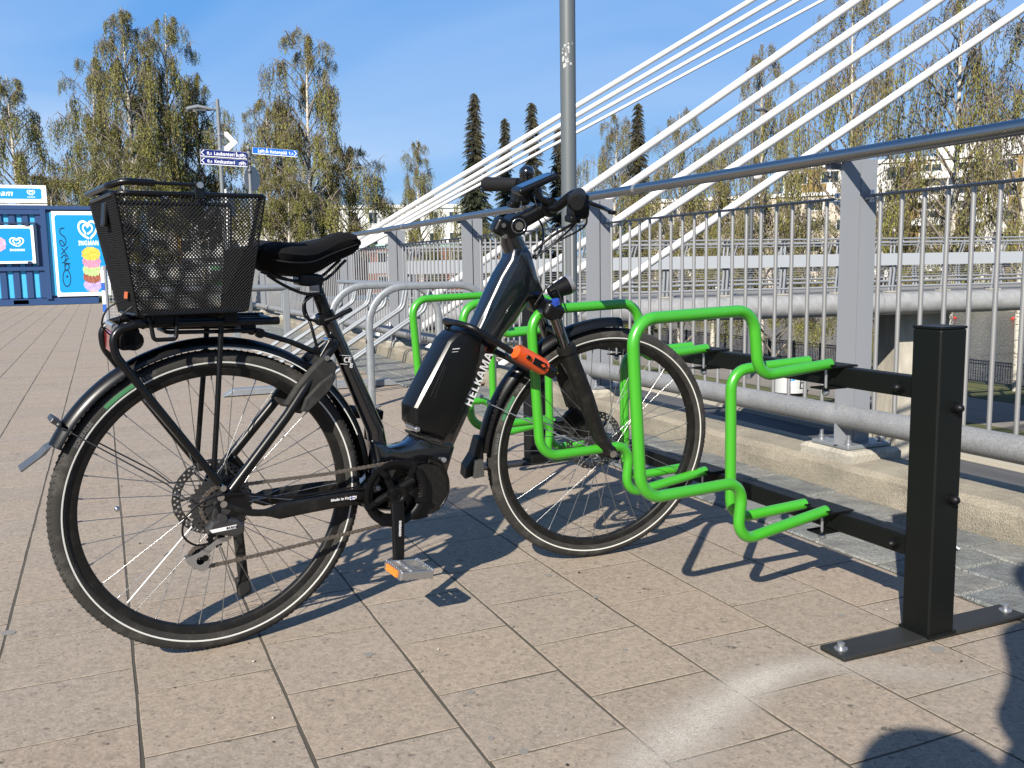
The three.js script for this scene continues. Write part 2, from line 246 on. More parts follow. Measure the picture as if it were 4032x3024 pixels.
// ---------- lower embankment: road, verge, path, bank, river, far ground
struct('ground', [box(3000, .4, 3000, 0, -7.4, 0)], M.soil);
struct('embankment', [box(31.5, 2.4, 190, 18.75, -5.7, -40)], M.soil);
struct('road', [box(17, .01, 188, 12.2, -4.492, -40)], M.asphalt);
struct('road_kerb', [box(.22, .14, 188, 20.85, -4.43, -40)], M.concPale);
struct('verge', [box(4.6, .04, 188, 23.28, -4.482, -40)], M.grass);
struct('riverside_path', [box(4.6, .03, 188, 27.9, -4.486, -40)], M.path);
struct('river_bank', [box(4.2, .05, 188, 32.32, -4.478, -40)], M.grass);
struct('park_ground', [box(110, .05, 60, -50, .012, -58)], M.grass);
{
  const n = 512, wv = fbm(n, 24, 4, 611, .6), bump = grayTex(n, i => wv[i], 9);
  struct('river', [(() => { const g = new THREE.PlaneGeometry(62, 420).rotateX(-Math.PI / 2).translate(65.4, -5.4, -60); const u = g.attributes.uv; for (let i = 0; i < u.count; i++) u.setXY(i, u.getX(i) * 90, u.getY(i) * 420); return g; })()], phy([.055, .058, .052], .2, { bumpMap: bump, bumpScale: .5, ior: 1.33 }));
  struct('far_bank', [box(140, 2, 420, 166.2, -5.6, -60)], M.soil);
  struct('quay_wall', [box(.8, 1.5, 420, 95.7, -4.9, -60)], M.concPale);
}
// ---------- metals and paints used by several things
Object.assign(M, {
  galv: std([.37, .39, .405], .5, { metalness: .45, map: galvMap, roughnessMap: null }),
  greyPaint: std([.235, .248, .268], .5), greyPipe: std([.29, .30, .315], .5, { map: concMap }), steel: std([.40, .395, .385], .26, { metalness: 1 }), satin: std([.40, .395, .385], .42, { metalness: .6 }),
  zinc: std([.55, .57, .6], .35, { metalness: .85 }), white: std([.70, .70, .69], .45), lampGrey: std([.10, .115, .12], .45),
});
// ---------- railing on the edge beam
{
  const R = thing('bridge_railing', 'long grey railing of upright steel bars with round steel handrail on concrete edge', 'railing', [2.62, .118, -10]);
  const sl = z => -.0042 * (z - 2);   // falls gently away; z = distance along
  const loc = (x, y, z) => V(x, y - .118 + sl(z), 10 - z);
  const posts = []; for (let k = -1; k < 9; k++) posts.push(2.735 + 1.992 * k);
  for (const z of posts) {
    const c = loc(0, 0, z);
    const pl = mesh('plinth', [prism([[-.085, c.z - .155], [.162, c.z - .155], [.162, c.z + .125], [-.085, c.z + .125]], .038, .05, .014)], M.concPale, R);
    const bp = mesh('base_plate', [rbox(.22, .016, .2, .004, .04, .047, c.z - .012)], M.galv, R);
    for (const [dx, dz] of [[-.042, .06], [.124, .06], [-.042, -.085], [.124, -.085]]) mesh('anchor_bolt', [new THREE.CylinderGeometry(.017, .017, .003, 12).translate(.0 + dx, .057, c.z + dz), new THREE.CylinderGeometry(.0125, .0125, .014, 6).translate(dx, .065, c.z + dz), new THREE.CylinderGeometry(.0075, .0075, .034, 8).translate(dx, .075, c.z + dz)], M.zinc, bp);
    // two plates with a stiffener between them: an upright I-shape
    const h = 1.25 - .17 + sl(z) , y = .055 + h / 2;
    mesh('post', [box(.083, h, .012, -.040, y, c.z + .030), box(.079, h, .012, .052, y, c.z + .022), box(.012, h, .05, .007, y, c.z - .006)], M.greyPaint, R);
    mesh('handrail_seat', [box(.085, .02, .03, -.052, 1.232 - .118 + sl(z) - .004, c.z - .03)], M.greyPaint, R);
    for (const s of [-1, 1]) { const zz = c.z + (s > 0 ? .035 : -.115); mesh('rail_bracket', [box(.03, .006, .085, .045, 1.106 - .118 + sl(z), zz), new THREE.CylinderGeometry(.010, .010, .016, 6).translate(.045, 1.129 - .118 + sl(z), zz + s * .015), new THREE.CylinderGeometry(.009, .009, .012, 6).translate(.045, 1.099 - .118 + sl(z), zz + s * .015), new THREE.SphereGeometry(.012, 8, 6).translate(.045, 1.115 - .118 + sl(z), zz - s * .06)], M.zinc, R); }
  }
  for (let k = 0; k < posts.length - 1; k++) {
    const a = posts[k], b = posts[k + 1];
    mesh('top_rail', [(() => { const p = loc(.045, 1.117, a + .15), q = loc(.045, 1.117, b - .055); return sweep([p, q], () => [.006, .02], 4, { ref: V(1, 0, 0), pow: 20 }); })()], M.greyPaint, R);
    mesh('bottom_rail', [sweep([loc(.045, .24, a + .09), loc(.045, .24, b - .09)], () => [.006, .02], 4, { ref: V(1, 0, 0), pow: 20 })], M.greyPaint, R);
    mesh('pipe_clip', [box(.05, .02, .012, .018, .24 - .118 + sl(b) + .02, 10 - b + .06)], M.greyPaint, R);
    for (let i = 0; i < 18; i++) { const z = a + .185 + i * (b - a - .28) / 17; mesh('railing_bar', [bar(loc(.045, 1.112, z), loc(.045, .245, z), .0082, 8)], M.satin, R); }
  }
  const h0 = -2.5, h1 = 19.4, cuts = [h0, 1.9, 4.13, 8.11, 12.1, 16.1, h1];
  for (let k = 0; k < cuts.length - 1; k++) { mesh('handrail', [bar(loc(-.10, 1.258, cuts[k] + .002), loc(-.10, 1.258, cuts[k + 1] - .002), .0245, 20)], M.steel, R); if (k) mesh('handrail_sleeve', [bar(loc(-.10, 1.258, cuts[k] - .012), loc(-.10, 1.258, cuts[k] + .012), .0252, 20)], M.satin, R); }
  for (let k = 0; k < 6; k++) mesh('lower_pipe', [bar(loc(-.046, .283, -2.5 + k * 3.66), loc(-.046, .283, -2.5 + (k + 1) * 3.66 - .004), .0445, 24)], M.greyPipe, R);
}
// ---------- black and green bicycle rack
Object.assign(M, {
  rackBlack: phy([.0042, .0052, .0044], .5, { specularIntensity: .38,  bumpMap: concBump, bumpScale: .0003 }), green: phy([.045, .325, .014], .34, { clearcoat: .6, clearcoatRoughness: .16 }), blackPlastic: phy([.0045, .0045, .005], .45, { specularIntensity: .4 }), plateDust: std([.022, .023, .022], .6, { map: concMap }),
});
{
  const K = thing('bicycle_rack', 'black steel bicycle rack with bent bright green tube wheel holders', 'bicycle rack', [1.72, 0, -2.6]);
  const L = (X, Y, Z) => V(X - 1.72, Y, 2.6 - Z);
  for (const zc of [1.517, 3.67]) {
    const near = zc < 2, c = L(1.72, 0, zc);
    const post = mesh('post', [rbox(.08, .71, .08, .006, c.x, .367, c.z)], M.rackBlack, K);
    mesh('cap', [rbox(.081, .006, .081, .002, c.x, .7245, c.z)], M.blackPlastic, post);
    const foot = mesh('foot_plate', [rbox(.575, .010, .076, .002, c.x, .0095, c.z - .0)], M.plateDust, K);
    for (const s of [-1, 1]) mesh('anchor_bolt', [new THREE.CylinderGeometry(.015, .015, .003, 14).translate(c.x + s * .262, .0162, c.z), new THREE.CylinderGeometry(.009, .009, .012, 6).translate(c.x + s * .262, .0235, c.z)], M.zinc, foot);
    mesh('weld', [box(.088, .006, .088, c.x, .0165, c.z)], M.rackBlack, post);
    if (near) for (const y of [.545, .165 + .17]) mesh('bolt', [new THREE.CylinderGeometry(.014, .014, .004, 14).rotateX(Math.PI / 2).translate(c.x + .012, y, c.z + .042), new THREE.SphereGeometry(.0115, 12, 8).scale(1, 1, 1.3).translate(c.x + .012, y, c.z + .048)], M.blackPlastic, post);
  }
  for (const y of [.583, .207]) {
    const b = mesh('cross_beam', [rbox(.036, .05, 2.073, .004, L(1.713, 0, 0).x, y, L(0, 0, 2.5935).z)], M.rackBlack, K);
    for (const z of [1.60, 3.58]) mesh('bolt', [disc(.0, .001, 0, 0, 0, 3), new THREE.CylinderGeometry(.014, .014, .004, 14).rotateZ(Math.PI / 2).translate(L(1.693, 0, 0).x, y - .004, L(0, 0, z).z), new THREE.SphereGeometry(.0115, 12, 8).scale(1.3, 1, 1).translate(L(1.688, 0, 0).x, y - .004, L(0, 0, z).z)].slice(1), M.blackPlastic, b);
  }
  for (let k = 0; k < 4; k++) {
    const z0 = 1.802 + .524 * k, a = 5.5 * Math.PI / 180, A = (s, y) => L(1.668 + s * Math.cos(a), y, z0 + s * Math.sin(a)), b = -3 * Math.PI / 180, B = (s, y) => L(1.668 + s * Math.cos(b), y, z0 + .078 + s * Math.sin(b));
    const big = [A(0, .618), A(-.243, .603), A(-.262, .764), A(-.618, .756), A(-.592, .350), A(-.285, .352), A(-.306, .203), A(0, .238)];
    mesh('wheel_holder', [sweep(fillet(big, [0, .05, .055, .06, .06, .045, .045, 0], 7), .0140, 14)], M.green, K);
    const small = [B(0, .618), B(-.236, .606), B(-.232, .222), B(0, .238)];
    mesh('wheel_holder', [sweep(fillet(small, .05, 7), .0140, 14)], M.green, K);
    for (const y of [.611, .235]) { const p = L(1.695, y, z0 + .039); const cl = mesh('clamp_plate', [box(.075, .005, .125, p.x + .005, y + .0005, p.z), box(.02, .004, .03, p.x - .03, y + .004, p.z + .039), box(.02, .004, .03, p.x - .03, y + .004, p.z - .039), box(.075, .004, .05, p.x - .012, y - .056, p.z + .02)], M.rackBlack, K);
      mesh('bolt', [new THREE.CylinderGeometry(.004, .004, .075, 8).translate(p.x - .03, y - .028, p.z + .03), new THREE.CylinderGeometry(.008, .008, .006, 6).translate(p.x - .03, y + .007, p.z + .03), new THREE.SphereGeometry(.010, 10, 8).translate(p.x - .03, y - .066, p.z + .03)], M.zinc, cl); }
  }
}
// ---------- the electric bicycle
const font = await new FontLoader().loadAsync('fonts/droid/droid_sans_bold.typeface.json');
const textGeo = (s, size, depth = .0006) => { const g = new TextGeometry(s, { font, size, depth, curveSegments: 3, bevelEnabled: false }); g.computeBoundingBox(); return g; };
Object.assign(M, {
  paint: phy([.0025, .0035, .0055], .2, { clearcoat: 1, clearcoatRoughness: .05 }),
  satinBlack: phy([.003, .0032, .0036], .36, { specularIntensity: .5, clearcoat: .15, clearcoatRoughness: .15 }),
  dirty: phy([.065, .064, .06], .5, { specularIntensity: .6, map: dustMap }), dirtyMatte: std([.09, .088, .082], .75, { map: dustMap }),
  rubber: std([.20, .192, .18], .92, { map: dustMap, bumpMap: concBump, bumpScale: .0008 }), grip: phy([.008, .008, .0085], .7, { specularIntensity: .5 }), fabric: phy([.0035, .0035, .004], .95, { specularIntensity: .4 }),
  reflex: std([.62, .62, .58], .5), chrome: std([.72, .72, .73], .18, { metalness: 1 }), alu: std([.55, .55, .55], .35, { metalness: .9 }), darkSteel: std([.10, .10, .10], .42, { metalness: .8 }), spoke: std([.42, .42, .41], .3, { metalness: .9 }), chain: std([.17, .145, .12], .5, { metalness: .6 }),
  stanchion: std([.28, .29, .3], .12, { metalness: 1 }), letter: std([.60, .60, .60], .4), letterDim: std([.13, .13, .13], .6), tyreGreen: std([.03, .16, .06], .7), red: phy([.28, .008, .01], .15, { clearcoat: 1 }), clear: phy([.22, .22, .23], .12, { metalness: .3, clearcoat: 1 }), amber: phy([.75, .22, .01], .25, { clearcoat: 1 }),
  screen: phy([.006, .009, .014], .08, { clearcoat: 1 }), orange: phy([.72, .085, .006], .42, { clearcoat: .3, clearcoatRoughness: .3 }), lockBlack: phy([.004, .004, .0045], .4, { specularIntensity: .6 }), blue: std([.02, .05, .3], .3), whitePaint: std([.75, .75, .75], .5), flapClear: phy([.07, .07, .068], .4, { transmission: .2, thickness: 0 }),
});
const bike = thing('electric_bicycle', 'black step-through electric bicycle with frame battery standing in green rack', 'bicycle', [.206, .001, -2.195]);
const BIKE_AZ = 9.11 * Math.PI / 180, LEAN = 3.3 * Math.PI / 180;
bike.rotation.order = 'YXZ'; bike.rotation.set(LEAN, BIKE_AZ, 0);
const AX = .3514;   // axle height = tyre radius
// steering: fork and handlebar turned 13 degrees about the steering axis
const steerAxis = V(.407, -.9135, 0).negate().normalize(), steerP = V(.797, .945, 0);
const STEER = new THREE.Matrix4().makeTranslation(steerP.x, steerP.y, steerP.z).multiply(new THREE.Matrix4().makeRotationAxis(steerAxis, -.23)).multiply(new THREE.Matrix4().makeTranslation(-steerP.x, -steerP.y, -steerP.z));
const st = l => (Array.isArray(l) ? l : [l]).map(g => g.applyMatrix4(STEER));
const id = l => Array.isArray(l) ? l : [l];
const P2 = (a, z = 0) => a.map(p => V(p[0], p[1], p[2] ?? z));

function arcLetters(text, size, rad, start, cx, cy, z, flip = 1) { const out = []; let th = start; for (const ch of text) { if (ch === ' ') { th -= size * .45 / rad; continue; } const g = textGeo(ch, size, .0006), b = g.boundingBox, w = (b.max.x - b.min.x) + size * .14; const t = th - w / 2 / rad; g.translate(-(b.max.x + b.min.x) / 2, 0, 0).rotateZ(t - Math.PI / 2).translate(cx + rad * Math.cos(t), cy + rad * Math.sin(t), z); out.push(g); th -= w / rad; } return out; }
function wheel(name, cx, tf, front) {
  const W = new THREE.Group(); W.name = name; bike.add(W); const at = g => { g.translate(cx, AX, 0); return g; };
  const part = (n, gs, m) => mesh(n, tf(id(gs).map(at)), m, W);
  // tyre with tread blocks on the crown
  const prof = []; for (let k = 0; k < 20; k++) { const a = k / 20 * Math.PI * 2; prof.push([.3297 + .0218 * Math.cos(a), .0212 * Math.sin(a)]); }
  const tyre = part('tyre', turn(prof, 0, Math.PI * 2, 120), M.rubber);
  const tr = []; for (let i = 0; i < 150; i++) { const a = i / 150 * Math.PI * 2; for (const s of [-1, 1]) tr.push(box(.0022, .0034, .0135, 0, .3484, s * .0088, 0, s * .55, s * .42).rotateZ(a)); }
  stuff(part('tread', tr, M.rubber));
  for (const s of [1, -1]) part('reflective_stripe', turn([[.3236, s * .0203], [.3270, s * .0208], [.3270, s * .0214], [.3236, s * .0210]], 0, Math.PI * 2, 120), M.reflex);
  part('rim', turn([[.3125, .0125], [.313, .0], [.3125, -.0125], [.296, -.0115], [.2935, -.006], [.2925, 0], [.2935, .006], [.296, .0115]], 0, Math.PI * 2, 120), M.dirty);
  // sidewall print
  const g0 = front ? 2.62 : 2.1;
  part('tyre_band', turn([[.3296, .0211], [.3385, .0198], [.3385, .0205], [.3296, .0218]], g0, g0 + .22, 12), M.tyreGreen);
  part('tyre_lettering', arcLetters('SCHWALBE', .0085, .3305, g0 + .22 + .30, 0, 0, .0210).concat(arcLetters('PLUS', .0085, .3305, g0 - .05, 0, 0, .0210)), M.letterDim);
  // hub, spokes
  const hubR = front ? .017 : .019; part('hub', [disc(hubR, .07, 0, 0, 0), disc(.029, .003, 0, 0, .028), disc(.029, .003, 0, 0, -.028), disc(.007, .13, 0, 0, 0, 12)], M.darkSteel);
  for (let i = 0; i < 36; i++) { const s = i % 2 ? 1 : -1, a = i / 36 * Math.PI * 2, dirn = (i >> 1) % 2 ? 1 : -1, h = a + dirn * 1.15; mesh('spoke', tf([at(bar(V(.027 * Math.cos(h), .027 * Math.sin(h), s * .0275), V(.289 * Math.cos(a), .289 * Math.sin(a), s * .002), .0010, 5)), at(bar(V(.283 * Math.cos(a), .283 * Math.sin(a), s * .002), V(.2945 * Math.cos(a), .2945 * Math.sin(a), s * .001), .0018, 5))]), M.spoke, W); }
  // slotted brake disc on the far side
  const holes = []; for (let k = 0; k < 36; k++) { const a = k / 36 * Math.PI * 2; holes.push(circ(.0765 * Math.cos(a), .0765 * Math.sin(a), .0026), circ(.0835 * Math.cos(a + .087), .0835 * Math.sin(a + .087), .0026)); }
  const rs = new THREE.Shape(); rs.absarc(0, 0, .09, 0, Math.PI * 2); holes.unshift(circ(0, 0, .0705)); const arms = [];
  for (let k = 0; k < 6; k++) { const a = k / 6 * Math.PI * 2; arms.push(bar(V(.018 * Math.cos(a - .5), .018 * Math.sin(a - .5), -.0445), V(.073 * Math.cos(a), .073 * Math.sin(a), -.0445), .0035, 5)); }
  part('brake_disc', [extr(rs, .002, -.0455, 0, holes), ...arms, turn([[.03, -.047], [.03, -.042], [.016, -.042], [.016, -.047]], 0, Math.PI * 2, 20)], M.darkSteel);
  return W;
}
const rear = wheel('rear_wheel', 0, l => l, false), frontW = wheel('front_wheel', 1.112, st, true);
// a clip-on spoke reflector and a bright reflex spoke sleeve on the rear wheel
mesh('spoke_bead', [new THREE.SphereGeometry(.006, 10, 8).translate(-.215, AX + .02, .012)], M.chrome, rear);
mesh('spoke_sleeve', [bar(V(-.062, AX - .045, .018), V(-.205, AX - .20, .005), .0018, 6)], M.whitePaint, rear);

// frame
{
  const zref = V(0, 0, 1);
  const dt = smooth(P2([[.852, .868], [.83, .835], [.785, .79], [.738, .716], [.70, .64], [.662, .56], [.622, .47], [.58, .40], [.545, .355]]), 26);
  const dtR = t => { const a = t < .18 ? .052 - .06 * t : t < .5 ? .041 : .037 - .004 * t; return [a, t < .2 ? .036 : .034]; };
  const shell = [[.388, .400], [.378, .45], [.405, .447], [.422, .433], [.449, .428], [.482, .432], [.508, .452], [.56, .43], [.602, .43], [.612, .41], [.592, .35], [.585, .308], [.564, .264], [.529, .236], [.49, .240], [.44, .262], [.38, .275], [.345, .29], [.352, .335], [.372, .37]];
  const frame = mesh('frame', [
    extr([[.776, .898], [.783, .924], [.795, .932], [.832, .932], [.846, .915], [.868, .855], [.889, .812], [.886, .798], [.868, .788], [.842, .783], [.80, .727], [.765, .695], [.71, .603], [.66, .50], [.612, .41], [.55, .42], [.60, .55], [.64, .66], [.687, .744], [.712, .793], [.745, .854]], .072, -.036, .026, [], 6, .9),
    sweep(P2([[.789, .962], [.797, .942], [.80, .935], [.81, .915]]), t => [t < .4 ? .024 + .012 * t : .0315, t < .4 ? .024 + .012 * t : .0315], 18, { ref: zref }),   // headset
    sweep(P2([[.272, .772], [.30, .708], [.362, .56], [.397, .478], [.405, .43], [.40, .38]]), t => [.0185 + .006 * t, .019 + .004 * t], 14, { ref: zref }),    // seat tube
    extr(shell, .066, -.033, .012, [], 4, .8),
  ], M.paint, bike);
  const stays = [];
  for (const s of [1, -1]) {
    stays.push(mesh('seat_stay', [sweep(P2([[.292, .705, s * .02], [.262, .680, s * .034], [.15, .545, s * .058], [.008, .385, s * .068]]), .0115, 10)], M.satinBlack, bike));
    mesh('chain_stay', [sweep(smooth(P2([[.372, .318, s * .032], [.31, .325, s * .046], [.20, .326, s * .054], [.11, .325, s * .06], [.055, .335, s * .068], [.0, .36, s * .07]]), 18), t => t < .66 ? [.0205, .0085] : t < .72 ? [.012, .007] : [.0085, .006], 10, { ref: V(0, 0, 1), pow: 3 })], M.dirty, bike);
    mesh('dropout', [extr([[-.02, .36], [.0, .405], [.03, .405], [.06, .345], [.02, .33], [-.012, .338]], .008, s * .07 - .004, .001)], M.satinBlack, bike);
  }
  mesh('stay_bridge', [box(.012, .02, .075, .245, .652, 0, .85)], M.satinBlack, bike);
  // lettering
  const put = (t, size, x, y, z, a, tilt = 0) => { const g = textGeo(t, size); g.rotateX(tilt).rotateZ(a).translate(x, y, z); return g; };
  mesh('maker_lettering', [put('HELKAMA', .0235, .6545, .512, .0362, 1.118)], M.letter, frame);
  mesh('model_lettering', [put('CE', .0125, .307, .6555, .0222, -.10), put('8', .0115, .322, .641, .0222, -.10), box(.03, .0012, .0006, .312, .6715, .0222, -.15), box(.02, .0012, .0006, .308, .651, .0222, -.15)], M.letter, frame);
  mesh('origin_lettering', [put('Made in Finland', .0062, .252, .3275, .0625, -.02)], M.whitePaint, frame);
  const fl = mesh('flag_sticker', [box(.0135, .0085, .0006, .3075, .3285, .0628)], M.whitePaint, frame); mesh('flag_cross', [box(.0135, .0022, .0008, .3075, .3285, .0629), box(.0024, .0085, .0008, .3055, .3285, .0629)], M.blue, bike);
  mesh('weld_line', [sweep(smooth(P2([[.842, .795, .03], [.80, .80, .037], [.765, .765, .036], [.75, .735, .034]]), 12), .0012, 5)], M.paint, bike);
}
{ // battery: long wedge with bright bevels, sitting in the down tube
  const b = mesh('battery', [extr([[.486, .53], [.487, .485], [.503, .462], [.545, .448], [.575, .43], [.615, .47], [.672, .60], [.69, .70], [.668, .722], [.64, .724], [.607, .712], [.584, .693]], .09, -.045, .018, [], 3, .3)], M.satinBlack, bike);
  mesh('battery_base', [extr([[.497, .458], [.56, .44], [.578, .424], [.57, .418], [.535, .43], [.50, .45]], .086, -.043, .008)], M.dirtyMatte, b);
  mesh('battery_seam', [sweep(smooth(P2([[.494, .468, .038], [.51, .458, .046], [.545, .452, .0468], [.565, .44, .0468], [.585, .452, .0465]]), 16), .0014, 5)], M.blackPlastic, b);
  mesh('charge_mark', [box(.0205, .0022, .0008, .604, .672, .0455, .02), box(.017, .0012, .0008, .601, .6645, .0455, .02)], M.letter, b);
  mesh('power_strip', [sweep(fillet(P2([[.537, .545, .0455], [.530, .553, .0455], [.572, .635, .0455], [.576, .631, .0455], [.541, .548, .0455]]), .003, 3), .0008, 5)], M.blackPlastic, b);
  mesh('latch', [rbox(.014, .012, .06, .003, .497, .472, .012)], M.alu, b);
}
{ // mid motor and cranks
  const m = mesh('motor', [disc(.086, .03, .505, .318, .018, 32), disc(.066, .05, .52, .312, .022, 32), turn([[.078, .046], [.078, .038], [.07, .036], [.068, .044]], -1.0, 1.3, 24, .508, .316)], M.dirty, bike);
  mesh('motor_ridge', [turn([[.071, .05], [.071, .046], [.066, .046], [.066, .051]], -.9, .8, 20, .513, .314)], M.satinBlack, m);
  for (const [x, y] of [[.573, .383], [.372, .29], [.53, .245], [.386, .335]]) mesh('motor_bolt', [disc(.0065, .008, x, y, .038, 12), disc(.0035, .012, x, y, .037, 6)], M.zinc, m);
  const c = mesh('chain_guard', [turn([[.085, .066], [.085, .060], [.070, .058], [.069, .062], [.076, .067]], 0, Math.PI * 2, 48, .423, .322), ...[0, 1, 2, 3, 4].map(k => { const a = .9 + k * 1.2566; return box(.012, .030, .006, .423 + .073 * Math.cos(a), .322 + .073 * Math.sin(a), .067, a - Math.PI / 2 + .2); })], M.blackPlastic, bike);
  mesh('chainring', [gear(.0775, .0725, 38, .0022, .045, [circ(0, 0, .057)]).translate(.423, .322, 0), ...[0, 1, 2, 3].map(k => bar(V(.423, .322, .049), V(.423 + .062 * Math.cos(k * 1.57 + .4), .322 + .062 * Math.sin(k * 1.57 + .4), .048), .011, 6))], M.blackPlastic, c);
  const guardTeeth = []; for (let k = 0; k < 60; k++) { const a = k / 60 * Math.PI * 2; guardTeeth.push(box(.0035, .003, .004, .423 + .0675 * Math.cos(a), .322 + .0675 * Math.sin(a), .0605, a)); } stuff(mesh('guard_rib', guardTeeth, M.blackPlastic, c));
  const arm = (s, a) => { const z = s * .088, ex = .42 + .168 * Math.cos(a), ey = .322 + .168 * Math.sin(a); return [sweep([V(.42, .322, s * .074), V(.42 + .05 * Math.cos(a), .322 + .05 * Math.sin(a), s * .082), V(ex, ey, s * .094)], t => [.0185 - .004 * t, .008], 12, { ref: V(0, 0, 1), pow: 3.5 }), disc(.023, .018, .42, .322, s * .076, 24), disc(.015, .018, ex, ey, s * .093, 16)]; };
  const ca = mesh('crank_arm', arm(1, -1.603), M.satinBlack, bike); mesh('crank_bolt', [turn([[.0145, .091], [.0145, .084], [.0085, .084], [.0085, .089]], 0, Math.PI * 2, 20, .42, .322), disc(.0075, .002, .42, .322, .0835, 6)], M.blackPlastic, ca);
  mesh('crank_lettering', [(() => { const g = textGeo('SHIMANO', .0062); return g.rotateZ(-Math.PI / 2 - .03).translate(.4155, .262, .0965); })()], M.whitePaint, ca);
  mesh('crank_arm', arm(-1, Math.PI - 1.603), M.satinBlack, bike);
  const pedal = (s, x, y, tiltX) => { const p = []; const z0 = s * .105, z1 = s * .195, zc = (z0 + z1) / 2, w = .09;
    for (const e of [-1, 1]) { p.push(rbox(.006, .024, w, .0018, x + e * .042, y, zc)); for (let k = 0; k < 8; k++) p.push(new THREE.ConeGeometry(.0022, .004, 5).translate(x + e * .042, y + .0135, z0 + s * (.006 + k * .011))); }
    p.push(rbox(.086, .02, .005, .0018, x, y, z0 + s * .002), rbox(.086, .02, .005, .0018, x, y, z1), disc(.010, w, x, y, zc, 14), rbox(.08, .016, .004, .001, x, y, zc), rbox(.08, .016, .004, .001, x, y, zc + s * .024));
    const rot = g => g.translate(-x, -y, -zc).rotateZ(tiltX).translate(x, y, zc); p.forEach(rot);
    const o = mesh('pedal', p, s > 0 ? M.alu : M.blackPlastic, bike); for (const e of [-1, 1]) mesh('pedal_reflector', [rot(rbox(.005, .017, .058, .001, x + e * .0465, y, zc))], M.amber, o); };
  pedal(1, .4146, .154, -.14); pedal(-1, .4254, .49, -.14);
}
{ // drivetrain at the rear hub
  const cas = new THREE.Group(); cas.name = 'cassette'; bike.add(cas); const T = [34, 30, 26, 23, 20, 17, 14, 11];
  T.forEach((t, i) => { const r = t * .0127 / (2 * Math.PI); mesh('sprocket', [gear(r + .0032, r - .003, t, .0018, .0315 + i * .0036, [circ(0, 0, Math.max(.012, r * .55))]).translate(0, AX, 0)], M.darkSteel, cas); });
  mesh('sprocket_carrier', [disc(.036, .022, 0, AX, .038), disc(.02, .03, 0, AX, .046), disc(.011, .022, 0, AX, .064, 12)], M.darkSteel, cas);
  // chain: top run, round the sprocket, pulleys, bottom run, round the chainring
  const zc = .047, path = [V(.41, .398, zc), V(.25, .3925, zc - .001), V(.03, .3955, zc - .003), V(0, AX + .0485, zc - .003)];
  for (let a = 105; a <= 250; a += 18) path.push(V(.0475 * Math.cos(a * Math.PI / 180), AX + .0475 * Math.sin(a * Math.PI / 180), zc - .003));
  path.push(V(-.012, .292, zc - .002), V(-.016, .276, zc), V(-.03, .262, zc), V(-.05, .27, zc), V(-.074, .262, zc), V(-.078, .245, zc), V(-.068, .222, zc), V(-.045, .2165, zc), V(.1, .2235, zc), V(.40, .2405, zc));
  for (let a = -100; a <= 100; a += 14) path.push(V(.423 + .0775 * Math.cos(a * Math.PI / 180), .322 + .0775 * Math.sin(a * Math.PI / 180), zc));
  const crv = new THREE.CurvePath(); for (let i = 0; i < path.length; i++) crv.add(new THREE.LineCurve3(path[i], path[(i + 1) % path.length]));
  const L = crv.getLength(), n = Math.round(L / .0127), links = [];
  for (let i = 0; i < n; i++) { const p = crv.getPointAt(i / n), q = crv.getPointAt(((i + 1) % n) / n), m = p.clone().add(q).multiplyScalar(.5), a = Math.atan2(q.y - p.y, q.x - p.x), w = i % 2 ? .0034 : .0023;
    for (const s of [-1, 1]) { links.push(box(.0105, .0062, .001, m.x, m.y, m.z + s * w, a), disc(.0042, .001, p.x, p.y, p.z + s * w, 8), disc(.0042, .001, q.x, q.y, q.z + s * w, 8)); } links.push(disc(.0038, .0056, p.x, p.y, p.z, 8)); }
  stuff(mesh('chain', links, M.chain, bike));
  const d = mesh('derailleur', [extr([[-.022, .375], [.012, .378], [.004, .35], [-.008, .33], [-.03, .322], [-.028, .345]], .008, .062, .0015), extr([[-.046, .318], [-.034, .334], [-.006, .338], [.022, .33], [.037, .315], [.036, .296], [.018, .288], [-.03, .303], [-.045, .307]], .024, .066, .006), disc(.0095, .014, -.012, .338, .085, 16)], M.darkSteel, bike);
  mesh('derailleur_plate', [extr([[-.042, .316], [.018, .319], [.018, .3105], [-.036, .3085]], .0016, .0895, .0004)], M.whitePaint, d);
  mesh('derailleur_lettering', [(() => { const g = textGeo('acera', .0068); return g.translate(-.006, .312, .0912); })()], M.blackPlastic, d);
  mesh('cage', [extr([[-.090, .248], [-.085, .236], [-.058, .214], [-.044, .213], [-.036, .226], [-.036, .252], [-.02, .268], [.014, .277], [.014, .283], [-.012, .284], [-.035, .271], [-.058, .258]], .0022, .058, .0004, [circ(-.056, .238, .0095)]), extr([[-.088, .247], [-.058, .216], [-.04, .218], [-.03, .26], [.0, .28], [-.03, .272]], .002, .036, 0)], M.alu, d);
  mesh('pulley', [gear(.021, .0175, 11, .003, .0455, [circ(0, 0, .006)]).translate(-.052, .238, 0), disc(.007, .026, -.046, .243, .049, 14)], M.blackPlastic, d); mesh('pulley', [gear(.021, .0175, 11, .003, .0455, [circ(0, 0, .006)]).translate(-.018, .279, 0)], M.blackPlastic, d);
  mesh('hanger_bolt', [disc(.008, .012, -.005, .366, .072, 12), disc(.007, .012, -.006, .404, .078, 12), disc(.008, .01, -.012, .384, .078, 12)], M.chrome, d);
  mesh('gear_cable', [sweep(smooth(P2([[.33, .352, .058], [.12, .362, .072], [.04, .385, .08], [-.03, .388, .085], [-.085, .36, .087], [-.098, .315, .086], [-.072, .285, .082], [-.04, .282, .08]]), 40), .0024, 7)], M.lockBlack, bike);
  mesh('brake_caliper', [rbox(.055, .05, .022, .006, .055, .408, -.058, .6), rbox(.03, .03, .03, .006, .03, .40, -.055)], M.blackPlastic, bike);
